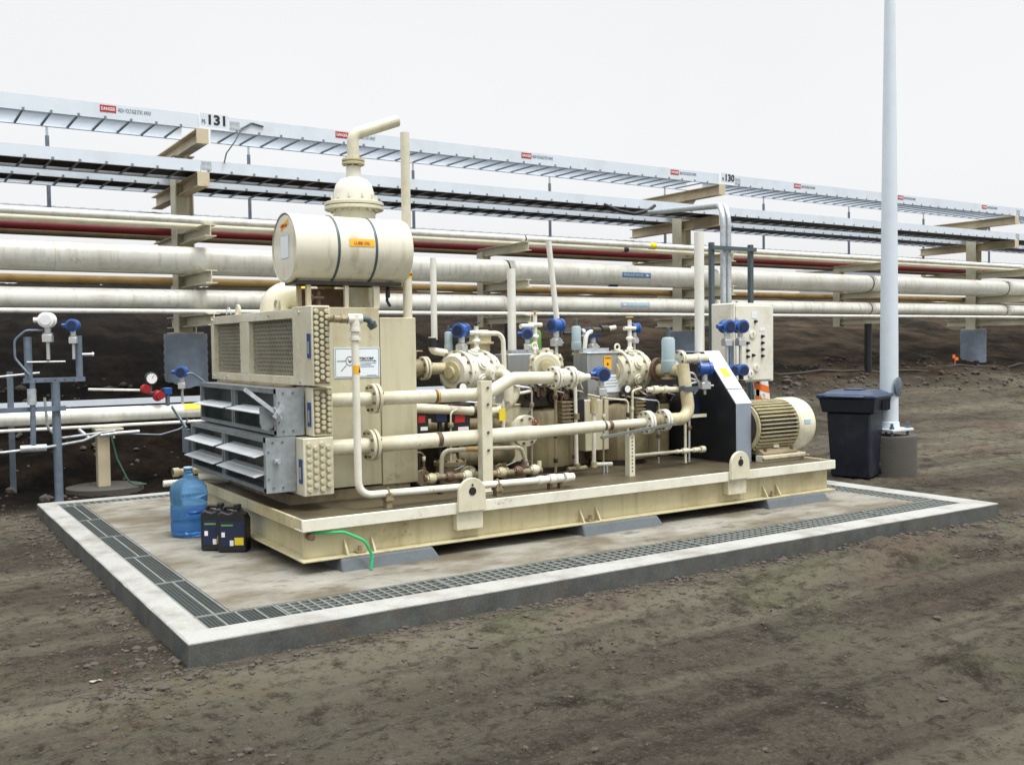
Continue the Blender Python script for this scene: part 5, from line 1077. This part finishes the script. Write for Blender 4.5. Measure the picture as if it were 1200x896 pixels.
t = run('cylinder_nozzle', 'brown flanged nozzle on the right cylinder leading to the riser', 'nozzle', [(4.95, 2.1, 1.235), (5.02, 1.80, 1.235)], .06, 'cream', lambda t: part('flange', MB().flange((4.975, 2.05, 1.235), (-.2, 1, 0), .115, .018, 8, .005, .010), 'brown_iron', t))
t = run('branch_valve', 'stubby cream valve arm left of the central valve stack', 'valve', [(3.56, 2.28, 1.655), (3.72, 2.3, 1.66)], .022, 'cream_bright')
t = run('sight_port', 'black tube with a pale round cap behind the small relief valve', 'tube', [(4.05, 2.3, 1.59), (4.25, 2.3, 1.595)], .016, 'black', lambda t: fit(t, [((4.265, 2.3, 1.597), X_, .036, .03)], 'silver', 'end_cap'))
t = thing('junction_elbow', 'pale cream elbow at the foot of the slender vent pipe', 'pipe elbow', (2.72, 2.35, 1.40)); mb = MB(); mb.tube([(2.70, 2.35, 1.57), (2.70, 2.35, 1.45), (2.86, 2.40, 1.43)], .032, bend=.04, seg=14); part('elbow', mb, 'cream_bright', t); mb = MB(); mb.tube([(2.70, 2.35, 1.48), (2.70, 2.35, 1.56)], .036, seg=12); part('black_union', mb, 'black', t)
mb = MB(); mb.lathe([(.09, 1.43), (.09, 1.50), (.125, 1.505), (.125, 1.52), (.10, 1.525), (.10, 1.585), (.12, 1.59), (.12, 1.60), (.07, 1.63)], (3.33, 2.6, 0), Z_, 20); solo('breather_cap', mb, 'cream', 'cream breather pot behind the left cylinder', 'breather')

# ------------------------------------------------------------------ belt guard and motor
t = thing('belt_guard', 'dark belt guard with a pale sloping cover beside the motor', 'belt guard', (5.6, 2.0, DK))
prof = [(1.553, DK), (1.553, .90), (1.985, 1.40), (2.50, 1.40), (2.95, .95), (2.95, DK)]
mb = MB(); mb.prism(prof, 'x', 5.505, 5.705); part('guard_body', mb, 'guard_lower', t, bevel=.004)
mb = MB(); mb.prism([(y+.004 if y < 2 else y, z-.003 if z > 1 else z) for y, z in prof], 'x', 5.498, 5.5045); part('face_panel', mb, 'guard_face', t)
mb = MB(); d = Vector((0, .432, .50)).normalized(); nrm = Vector((0, -d.z, d.y))
a, b = Vector((5.605, 1.556, .905)), Vector((5.605, 1.985, 1.402)); mb.bar(a+nrm*.004, b+nrm*.004, .204, .006, nrm); part('sloping_cover', mb, 'guard_cover', t)
mid = a.lerp(b, .58)
mb = MB(); mb.bar(mid-d*.05+nrm*.0095, mid+d*.05+nrm*.0095, .09, .003, nrm); part('yellow_sticker', mb, 'yellow', t)
mb = MB(); q_ = a.lerp(b, .27); mb.bar(q_-d*.004+nrm*.0085, q_+d*.004+nrm*.0085, .204, .003, nrm); part('cover_joint', mb, 'galv_dark', t)
t = thing('electric_motor', 'cream finned electric motor on a slide base at the right end of the skid', 'motor', (6.05, 1.55, DK))
my, mz, mr = 1.70, .665, .240
mb = MB(); mb.lathe([(mr*.80, 5.7071), (mr*.92, 5.7211), (mr*.92, 6.2698)], (0, my, mz), X_, 36); part('stator_body', mb, 'oily', t)  # dark body colour paints in the shade between the ribs
mb = MB()
for i in range(40):
    a = 2*math.pi*i/40; u = Vector((0, math.cos(a), math.sin(a))); w = Vector((0, -math.sin(a), math.cos(a)))
    if -2.1 < math.atan2(math.sin(a), math.cos(a)) < -1.0: continue
    p0 = Vector((5.7352, my, mz))+u*(mr*.93); p1 = Vector((6.2487, my, mz))+u*(mr*.93); h = u*.036; q = w*.0042
    mb.add([p0-q, p0+q, p1+q, p1-q, p0-q+h, p0+q+h, p1+q+h, p1-q+h], [[0,3,2,1],[4,5,6,7],[0,1,5,4],[2,3,7,6],[1,2,6,5],[0,4,7,3]])
part('cooling_ribs', mb, 'cream', t)
mb = MB(); mb.lathe([(mr*1.06, 6.2585), (mr*1.12, 6.2768), (mr*1.12, 6.4386), (mr*1.05, 6.4948), (mr*.85, 6.5230), (mr*.1, 6.5300)], (0, my, mz), X_, 40); fc = part('fan_cover', mb, 'cream_clean', t)
mb = MB(); mb.box(6.3120, 6.3964, my-mr*1.13-.001, my-mr*1.12+.02, mz+.02, mz+.06); part('data_plate', mb, 'pale_blue_label', fc)
mb = MB(); mb.lathe([(mr*.9, 5.7162), (mr*1.0, 5.7197), (mr*1.0, 5.7380), (mr*.9, 5.7422)], (0, my, mz), X_, 36); part('end_ring', mb, 'cream', t)
mb = MB(); mb.lathe([(.05, 5.7120), (mr*.90, 5.7134), (mr*.90, 5.7183)], (0, my, mz), X_, 36); part('end_bell', mb, 'cream', t)
mb = MB(); mb.torus((6.0166, my, mz+mr+.05), Y_, .025, .008, 14, 6); part('lifting_eye', mb, 'cream', t)
mb = MB(); mb.prism([(my-.24, .41), (my+.24, .41), (my+.24, .432), (my+.17, .47), (my+.14, .53), (my-.14, .53), (my-.17, .47), (my-.24, .432)], 'x', 5.7633, 6.2416); part('motor_foot', mb, 'cream_grimy', t, bevel=.006)
mb = MB(); mb.box(5.7352, 6.3260, my-.27, my-.17, DK, .409); part('slide_rail', mb, 'cream_clean', t, bevel=.005)
mb = MB(); mb.box(5.7352, 6.3260, my+.17, my+.27, DK, .409); part('slide_rail', mb, 'cream_clean', t, bevel=.005)
mb = MB(); mb.cyl((5.7211, my-.28, .378), (6.3542, my-.28, .378), .014, seg=10); part('jack_screw', mb, 'cream_grimy', t)
mb = MB()
for x in (5.8196, 6.1854): mb.lathe([(.016, 0), (.016, .04)], (x, my-.215, .43), Z_, 6)
part('foot_bolts', mb, 'brown_iron', t)
mb = MB(); mb.prism([(my-.20, .47), (my-.13, .47), (my-.17, .56)], 'x', 5.9603, 6.0306); part('foot_rib', mb, 'cream_clean', t)

# ------------------------------------------------------------------ control cabinet
cx0, cx1, cy0, cy1, cz0, cz1 = 6.86, 7.50, 2.90, 3.26, 1.03, 1.93
t = thing('control_cabinet', 'cream control cabinet with round instruments and dark knobs on its door', 'cabinet', (7.1, 3.1, gz(7.1, 3.1, False)))
mb = MB(); mb.box(cx0, cx1, cy0, cy1, cz0, cz1); part('cabinet_shell', mb, 'cream_bright', t, bevel=.010)
mb = MB(); mb.box(cx0+.02, cx1-.05, cy0-.018, cy0-.001, cz0+.02, cz1-.03); dr_ = part('door', mb, 'cream_bright', t, bevel=.006)
mb = MB(); mb.box(cx0-.012, cx0-.001, cy0+.02, cy1-.04, cz0+.03, cz1-.01); part('side_panel', mb, 'cream_bright', t, bevel=.004)
f = cy0-.018
for x, z in ((7.164, 1.81), (7.164, 1.775), (7.05, 1.63), (7.29, 1.63)):
    mb = MB(); mb.box(x-.045, x+.045, f-.0035, f-.0005, z-.018, z+.018); part('white_label', mb, 'sign_white', dr_)
for x, z in ((7.177, 1.72), (7.29, 1.55), (7.29, 1.475), (7.29, 1.40), (7.29, 1.325), (7.05, 1.475), (7.05, 1.39), (7.05, 1.32), (7.14, 1.335)):
    mb = MB(); mb.lathe([(.020, 0), (.020, -.008), (.013, -.010), (.013, -.032)], (x, f, z), Y_, 14); part('knob', mb, 'black', dr_)
for x, z in ((7.13, 1.57), (7.19, 1.19), (7.10, 1.12)):
    mb = MB(); mb.lathe([(.045, 0), (.045, -.014), (.038, -.016)], (x, f, z), Y_, 20); gq = part('dial', mb, 'cream_bright', dr_); mb = MB(); mb.box(x-.004, x+.004, f-.0185, f-.0165, z-.005, z+.025); part('needle', mb, 'ink', gq)
for z in (cz0+.18, cz1-.2): mb = MB(); mb.box(cx0+.003, cx0+.022, f-.012, f+.01, z-.03, z+.03); part('hinge', mb, 'galv', dr_)
for x in (cx0+.06, cx1-.06):
    mb = MB(); z0 = gz(x, 3.12, False); mb.box(x-.03, x+.03, 3.09, 3.15, min(z0, 0)-.05 if x < PL else z0-.05, cz0-.001); part('stand_leg', mb, 'blue_post', t)
mb = MB()
for x in (6.95, 7.20): mb.lathe([(.012, 0), (.012, .02)], (x, cy0+.05, cz1), Z_, 8)
part('top_bolts', mb, 'brown_iron', t)
t = thing('channel_rack', 'slim teal strut frame standing behind the control cabinet', 'strut frame', (7.3, 3.4, 0))
for x in (7.01, 7.66): mb = MB(); mb.box(x-.026, x+.026, 3.38, 3.43, gz(x, 3.4, False)-.1 if x > 7.2 else -.05, 2.66); part('upright', mb, 'teal_dark', t)
mb = MB(); mb.box(6.97, 7.70, 3.34, 3.3785, 2.575, 2.62); part('crossbar', mb, 'teal_dark', t)
mb = MB(); mb.box(7.04, 7.63, 3.385, 3.42, 1.25, 1.29); part('crossbar', mb, 'teal_dark', t)
for k, (x, lab) in enumerate(((7.235, 'left grey conduit rising behind the cabinet and bending into the lower tray'), (7.325, 'right grey conduit rising behind the cabinet and bending into the lower tray'))):
    mb = MB(); mb.tube([(x, 3.44, -.2), (x, 3.44, 3.12), (x+2.68, 7.90, 3.72)], .034, bend=.26, seg=14)
    t = thing('conduit', lab, 'conduit', (x, 3.44, 0), 'conduits behind the control cabinet'); part('conduit_run', mb, 'galv', t); mb = MB(); mb.box(x-.042, x+.042, 3.379, 3.40, 2.58, 2.615); part('strap', mb, 'galv_dark', t)
for k, (x, y, z, lab, s) in enumerate(((6.14, 2.30, 1.22, 'upper left blue transmitter before the cabinet door', 1.35), (6.335, 2.30, 1.22, 'upper right blue transmitter before the cabinet door', 1.35), (6.20, 2.30, .92, 'lower left blue transmitter half hidden behind the guard', 1.2), (6.345, 2.30, .92, 'lower right blue transmitter above the motor', 1.2))):
    transmitter(lab, x, y, z, R(75), s=s, neck='oily' if k > 1 else 'silver', group='four blue transmitters in front of the cabinet', hz=.32 if k < 2 else .23)
t = thing('instrument_stand', 'slim post behind the guard carrying the four blue transmitters', 'stand', (6.24, 2.33, DK)); mb = MB(); mb.box(6.21, 6.27, 2.33, 2.37, DK, 1.50); part('post', mb, 'blue_post', t); mb = MB(); mb.box(6.08, 6.40, 2.29, 2.329, 1.205, 1.235).box(6.12, 6.40, 2.29, 2.329, .905, .935); part('crossbar', mb, 'blue_post', t)
t = thing('striped_barricade', 'orange and white striped barricade board leaning behind the motor', 'barricade', (7.5, 3.15, gz(7.7, 3.0)))
mb = MB(); m_ = Matrix.Rotation(R(-9), 3, 'Y'); bx0, bx1, bz0, bz1 = 7.40, 7.64, .58, 1.10; bc = (7.52, 3.1, .85)
mb.box(bx0, bx1, 3.09, 3.11, bz0, bz1, m_, bc); part('board', mb, 'white', t)
mb = MB()
for z in (.64, .80, .96):
    pts = [(bx0+.002, z), (bx1-.002, z-.10), (bx1-.002, z-.02), (bx0+.002, z+.08)]; pts = [(x, min(bz1-.002, zz)) for x, zz in pts]
    vs = [m_ @ (Vector((x, 3.087, zz))-Vector(bc))+Vector(bc) for x, zz in pts]; mb.add(vs, [[0,1,2,3]])
part('orange_stripes', mb, 'orange', t)
mb = MB(); mb.box(7.45, 7.49, 3.111, 3.15, gz(7.47, 3.13, False)-.05, 1.0).box(7.57, 7.61, 3.111, 3.15, gz(7.6, 3.13, False)-.05, 1.0); part('leg', mb, 'blue_post', t)

# ------------------------------------------------------------------ bin and light pole
bz = gz(8.45, 2.45)-.005
t = thing('wheeled_bin', 'dark blue wheeled bin with a closed lid beside the light pole', 'bin', (8.40, 2.46, bz), None, R(200), True)
def taper(mb, z0, z1, a0, b0, a1, b1):
    p = [(-a0, -b0, z0), (a0, -b0, z0), (a0, b0, z0), (-a0, b0, z0), (-a1, -b1, z1), (a1, -b1, z1), (a1, b1, z1), (-a1, b1, z1)]
    mb.add(p, [[0,3,2,1],[4,5,6,7],[0,1,5,4],[1,2,6,5],[2,3,7,6],[3,0,4,7]])
mb = MB(); taper(mb, .02, .78, .205, .22, .255, .255); part('bin_body', mb, 'bin_blue', t, bevel=.02)
mb = MB(); taper(mb, .78, .95, .295, .295, .335, .325); part('collar', mb, 'bin_blue', t, bevel=.015)
for i in range(6): mb = MB(); x = -.22+i*.05; mb.box(x-.006, x+.006, .312, .336, .80, .93); part('collar_rib', mb, 'bin_blue', t)
mb = MB(); taper(mb, .951, .99, .365, .345, .365, .34); mb.box(.365, .43, -.22, .22, .962, .985); taper(mb, .9905, 1.035, .32, .30, .23, .22); part('lid', mb, 'bin_lid', t, bevel=.012)
mb = MB(); mb.box(-.10, .12, -.10, .10, 1.0355, 1.052); part('lid_boss', mb, 'bin_lid', t, bevel=.008)
mb = MB(); mb.cyl((-.42, -.26, .965), (-.42, .26, .965), .016, seg=10); mb.bar((-.42, -.22, .965), (-.33, -.22, .94), .04, .025); mb.bar((-.42, .22, .965), (-.33, .22, .94), .04, .025); part('handle', mb, 'bin_blue', t)
for y in (-.23, .23): mb = MB(); mb.lathe([(.09, -.03), (.105, -.02), (.105, .02), (.09, .03)], (-.26, y, .105), Y_, 22); w_ = part('wheel', mb, 'rubber', t); mb = MB(); mb.lathe([(.045, -.034), (.045, .034)], (-.26, y, .105), Y_, 14); part('hub', mb, 'galv_dark', w_)
lx, ly = 8.95, 2.40; lz = gz(lx, ly)
mb = MB(); mb.lathe([(.315, lz-.3), (.317, lz+.42), (.31, lz+.445), (.05, lz+.447)], (lx, ly, 0), Z_, 40); solo('pole_base', mb, 'conc_base', 'round dark concrete base under the light pole', 'pole base', (lx, ly, lz-.3))
zt = lz+.447
t = thing('light_pole', 'tall pale galvanized light pole on a round concrete base', 'light pole', (lx, ly, zt))
mb = MB(); pz0 = zt+.085; mb.lathe([(.108, pz0), (.104, 1.5), (.082, 3.9), (.060, 5.6), (.045, 8.4)], (lx, ly, 0), Z_, 28); part('shaft', mb, 'pole', t)
mb = MB(); mb.box(lx-.20, lx+.20, ly-.20, ly+.20, zt+.055, zt+.084); mb.lathe([(.125, 0), (.115, .08)], (lx, ly, zt+.0845), Z_, 28); part('base_plate', mb, 'pole', t, bevel=.006)
mb = MB()
for a in (-1, 1):
    for b in (-1, 1): mb.cyl((lx+.15*a, ly+.15*b, zt), (lx+.15*a, ly+.15*b, zt+.15), .017, seg=8); mb.lathe([(.03, 0), (.03, .028)], (lx+.15*a, ly+.15*b, zt+.0845), Z_, 6)
part('anchor_bolts', mb, 'galv_dark', t)
mb = MB(); v_ = Vector((.30, -.95, 0)).normalized(); c = Vector((lx, ly, .93))+v_*.095; mb.lathe([(.115, 0), (.115, .02), (.10, .026)], c, v_, 28); part('hand_hole_cover', mb, 'galv_dark', t)

# ------------------------------------------------------------------ left side: stand, pipe, gauges
LYp = 6.0; g0 = gz(.27, LYp)
t = thing('instrument_stand', 'blue grey tubular instrument stand left of the pad', 'stand', (.27, LYp, g0), None)
mb = MB(); mb.box(.13, .40, LYp-.13, LYp+.13, g0-.02, g0+.015); part('foot_plate', mb, 'galv', t)
mb = MB(); mb.cyl((.27, LYp, g0+.015), (.265, LYp, 1.17), .042, seg=18); part('post', mb, 'blue_post', t)
mb = MB(); mb.box(-.03, .55, LYp-.03, LYp+.03, 1.170, 1.215); part('crossbar', mb, 'blue_post', t)
mb = MB(); mb.cyl((.02, LYp, 1.215), (.02, LYp, 1.635), .038, seg=16); part('left_post', mb, 'blue_post', t)
mb = MB(); mb.cyl((.50, LYp, 1.215), (.50, LYp, 1.645), .034, seg=16); part('right_post', mb, 'blue_post', t)
mb = MB(); mb.box(-2.2, .35, LYp-.075, LYp-.053, .875, .925); part('side_rail', mb, 'blue_post', t)
mb = MB()
for i in range(5): mb.lathe([(.007, 0), (.007, .002)], (.08+i*.09, LYp-.033, 1.19), Y_, 8)
part('slot_holes', mb, 'ink', t)
transmitter('white instrument head on the left post of the instrument stand', .20, LYp-.06, 1.40, R(70), head='white', neck='silver', s=1.5, hz=.27, name='flow_transmitter')
transmitter('blue instrument head on the right post of the instrument stand', .44, LYp-.06, 1.40, R(70), s=1.25, neck='silver', hz=.28, name='flow_transmitter')
mb = MB(); mb.cyl((.0, LYp-.05, 1.38), (.36, LYp-.05, 1.38), .008, seg=8); mb.cyl((.50, LYp, 1.45), (.62, LYp-.02, 1.45), .014, seg=8); mb.lathe([(.022, 0), (.022, .02)], (.62, LYp-.02, 1.45), X_, 8); solo('mounting_bolts', mb, 'silver', 'bright clamp bolts across the instrument stand posts', 'clamp')
run('flexible_conduit', 'white elbow conduit looping over the left post of the stand', 'conduit', [(.16, LYp-.07, 1.70), (.0, LYp-.04, 1.70), (-.10, LYp, 1.60), (-.10, LYp, 1.42), (.02, LYp-.06, 1.25)], .012, 'blue_post', bend=.08)
run('stand_conduit', 'grey conduit dropping from the stand rail to a pale junction fitting', 'conduit', [(.04, LYp-.1, 1.17), (.03, LYp-.1, .53)], .026, 'blue_post', lambda t: fit(t, [((.03, LYp-.1, 1.03), Z_, .042, .16), ((.03, LYp-.1, .51), X_, .036, .24)], 'galv', 'junction_fitting'))
run('ground_conduit', 'pale conduit running low across the dark ground from the junction fitting', 'conduit', [(-2.0, LYp-.1, .62), (-.25, LYp-.1, .485), (.15, LYp-.1, .51), (.55, 6.2, .53), (.75, 6.4, .58)], .014, 'galv', bend=.2)
run('ground_conduit', 'pale conduit behind the stand post ending in a grey fitting', 'conduit', [(.20, 6.3, 1.0), (.22, 6.3, .68), (.32, 6.3, .56), (.95, 6.6, .585)], .014, 'galv', bend=.12)
run('long_fitting', 'pale grey conduit fitting hanging under the low white pipe', 'conduit', [(.82, 6.75, .53), (1.0, 6.75, .545), (1.24, 6.75, .55)], .022, 'galv')
t = thing('low_pipe', 'white pipe low behind the pad with a yellow label near the louvers', 'pipe', (-8, 7.0, .75)); mb = MB(); mb.cyl((-9, 7.0, .757), (7.0, 7.0, .742), .086, seg=26); part('pipe_run', mb, 'rack_white', t)
mb = MB(); vs = []
for i in range(7):
    a = R(12+58*i/6); vs += [(1.80, 7.0-.089*math.cos(a), .7495+.089*math.sin(a)), (2.02, 7.0-.089*math.cos(a), .7495+.089*math.sin(a))]
mb.add(vs, [[2*i, 2*i+1, 2*i+3, 2*i+2] for i in range(6)]); part('yellow_label', mb, 'yellow', t); ring(t, 'weld_seam', .55, 7.0, .750, .084, .01, 'rack_cream')
t = thing('low_pipe', 'thin white pipe right under the low white pipe', 'pipe', (-8, 6.96, .62)); mb = MB(); mb.cyl((-9, 6.92, .632), (7.0, 6.92, .615), .020, seg=12); part('pipe_run', mb, 'rack_white', t)
t = thing('strut_rail', 'long galvanized rail behind the low white pipe', 'rail', (-8, 8, .8)); mb = MB(); mb.box(-9, 6.5, 8.0, 8.03, .80, .875); part('rail', mb, 'galv_tray', t)
gp = gz(.9, 7.0); t = thing('pipe_support', 'cream tee post on a round concrete footing under the low white pipe', 'pipe support', (.9, 7.0, gp)); mb = MB(); mb.box(.82, .95, 6.93, 7.06, gp+.05, .55); part('post', mb, 'rack_beam', t)
mb = MB(); mb.box(.79, 1.09, 6.85, 7.1, .575, .592).box(.985, 1.0, 6.88, 7.1, .48, .5745).box(.80, 1.05, 6.88, 7.1, .551, .5745); part('tee_head', mb, 'rack_cream', t)
mb = MB(); mb.lathe([(.42, gp-.3), (.42, gp+.045), (.40, gp+.05)], (.9, 7.0, 0), Z_, 32); part('footing', mb, 'conc_base', t)
mb = MB(); mb.tube([(.95, 6.85, .53), (1.0, 6.8, .25), (1.12, 6.72, gp+.07), (1.30, 6.75, gp+.06)], .010, bend=.12, seg=8); solo('green_hose', mb, 'dark_green', 'dark green hose trailing down the tee post to the round footing', 'hose')
for x, lab in ((-.02, 'thin dark strut behind the left post of the stand'), (.46, 'thin dark strut behind the right post of the stand')):
    mb = MB(); mb.box(x-.03, x+.03, 7.25, 7.31, gz(x, 7.28)-.1, 1.26 if x < .2 else 1.17); solo('rear_strut', mb, 'galv_dark', lab, 'strut')
run('sensing_tube', 'bright slim tubes crossing behind the instrument stand', 'tube', [(-1.5, 7.0, 1.10), (.2, 6.6, 1.255)], .012, 'silver'); run('sensing_tube', 'white tube running to the red gauge valves', 'tube', [(.75, 7.0, 1.045), (1.38, 7.0, 1.01)], .014, 'rack_white')
run('pale_elbow', 'pale conduit stub below the low white pipe', 'conduit', [(.62, 6.9, .60), (.72, 6.85, .50)], .02, 'galv')
t = thing('gauge_cluster', 'black dial gauge with red valves standing on the low white pipe', 'pressure gauge', (1.5, 7.0, .84))
mb = MB(); mb.lathe([(.070, .02), (.075, 0), (.075, -.045), (.066, -.05)], (1.43, 6.95, 1.15), Y_, 28); g_ = part('gauge_case', mb, 'black', t)
mb = MB(); mb.lathe([(.060, -.0505), (.060, -.052)], (1.43, 6.95, 1.15), Y_, 26); fdl = part('gauge_face', mb, 'white', g_); 
mb = MB(); mb.bar((1.43, 6.8965, 1.15), (1.455, 6.8965, 1.19), .005, .002, Y_)
for i in range(9):
    a = R(225-i*33.75); mb.bar((1.43+.046*math.cos(a), 6.897, 1.15+.046*math.sin(a)), (1.43+.056*math.cos(a), 6.897, 1.15+.056*math.sin(a)), .003, .001, Y_)
part('dial_marks', mb, 'ink', g_)
mb = MB(); mb.ball((1.37, 6.97, 1.03), .062, sq=(1, .9, .9)); mb.lathe([(.05, 0), (.05, .02)], (1.37, 6.92, 1.03), (0,-1,0), 14); part('red_valve', mb, 'red', t)
mb = MB(); mb.ball((1.50, 6.95, .945), .068, sq=(.9, .9, 1)); mb.lathe([(.048, 0), (.048, .03)], (1.52, 6.90, .95), (0,-1,0), 14); part('red_valve', mb, 'red', t)
mb = MB(); mb.cyl((1.43, 6.97, 1.09), (1.43, 6.97, .98), .016, seg=8); mb.cyl((1.37, 6.97, 1.0), (1.62, 6.97, .93), .022, seg=10); mb.cyl((1.62, 6.97, .83), (1.62, 6.97, .95), .026, seg=10); part('manifold', mb, 'galv_dark', t)
mb = MB(); mb.box(1.575, 1.665, 6.93, 7.01, .955, 1.035); part('blue_switch', mb, 'blue_paint', t, bevel=.006)
transmitter('blue instrument head with a looping tube on the low white pipe', 1.80, 7.0, .84, R(65), s=1.35, neck='silver', hz=.28, name='flow_transmitter')
run('sensing_tube', 'grey tube arching from the low pipe instrument down behind the louvers', 'tube', [(1.82, 6.98, 1.17), (1.90, 6.98, 1.21), (2.05, 6.98, 1.10), (2.10, 6.98, .86)], .014, 'blue_post', bend=.07)
run('loose_wire', 'thin grey wire sagging below the low white pipe', 'wire', [(1.15, 6.85, .52), (1.5, 6.85, .49), (1.75, 6.85, .55), (1.82, 6.85, .66)], .010, 'blue_post', bend=.15)
# white drain fittings at the back left corner of the skid
t = thing('drain_manifold', 'white drain pipes poking out of the skid behind the water bottle', 'drain pipes', (.9, 3.85, .2))
mb = MB(); mb.tube([(1.3, 3.88, .40), (.90, 3.88, .40)], .030, seg=14); mb.lathe([(.04, 0), (.04, .05)], (.90, 3.88, .40), X_, 14); part('drain_pipe', mb, 'cream', t)
mb = MB(); mb.tube([(1.3, 3.80, .32), (.80, 3.82, .315)], .028, seg=14); part('drain_pipe', mb, 'cream_bright', t)
mb = MB(); mb.tube([(1.04, 3.5, .40), (1.20, 3.3, .40), (1.32, 3.2, .40)], .04, seg=14); mb.lathe([(.055, 0), (.055, .05)], (1.20, 3.3, .40), (1, -1, 0), 14); part('drain_tee', mb, 'cream_bright', t)
mb = MB(); mb.lathe([(.035, 0), (.035, .05)], (1.27, 3.1, .37), Z_, 12); part('rusty_plug', mb, 'brown_iron', t)
# bits on the ground
t = thing('orange_flag', 'small orange marker flags on the bank at the far right', 'marker flag', (19.6, 8.4, gz(19.6, 8.4))); z = gz(19.6, 8.4); mb = MB(); mb.cyl((19.6, 8.4, z-.1), (19.6, 8.4, z+.22), .010, seg=6); mb.box(19.50, 19.6, 8.395, 8.40, z+.17, z+.25).box(19.61, 19.72, 8.395, 8.40, z+.12, z+.19); part('flag', mb, 'orange', t)
run('bank_hose', 'long grey hose lying along the bank behind the bin and pole', 'hose', [(x, 8.3+.05*math.sin(x), gz(x, 8.3+.05*math.sin(x))+.02) for x in [9.5+i*.6 for i in range(32)]], .022, 'stone', bend=.5)
for x, y, m, lab, nm, w in ((-.44, .02, 'paper', 'pale paper scrap on the dirt near the pad corner', 'paper_scrap', .032), (-.33, .09, 'rusty_leaf', 'rust coloured scrap on the dirt beside the pad corner', 'dirt_scrap', .022)):
    mb = MB(); z = gz(x, y)+.004; pts = [(-1, -.2), (-.5, -.5), (.2, -.3), (1, -.1), (.6, .35), (-.1, .2), (-.7, .4)]; top = [(x+w*p, y+w*q*.8, z+.006+.004*math.sin(p*5)) for p, q in pts]
    n = len(top); mb.add(top+[(p[0], p[1], p[2]-.003) for p in top], [list(range(n)), list(range(n, 2*n))[::-1]]+[[i, n+i, n+(i+1) % n, (i+1) % n] for i in range(n)]); solo(nm, mb, m, lab, 'scrap')
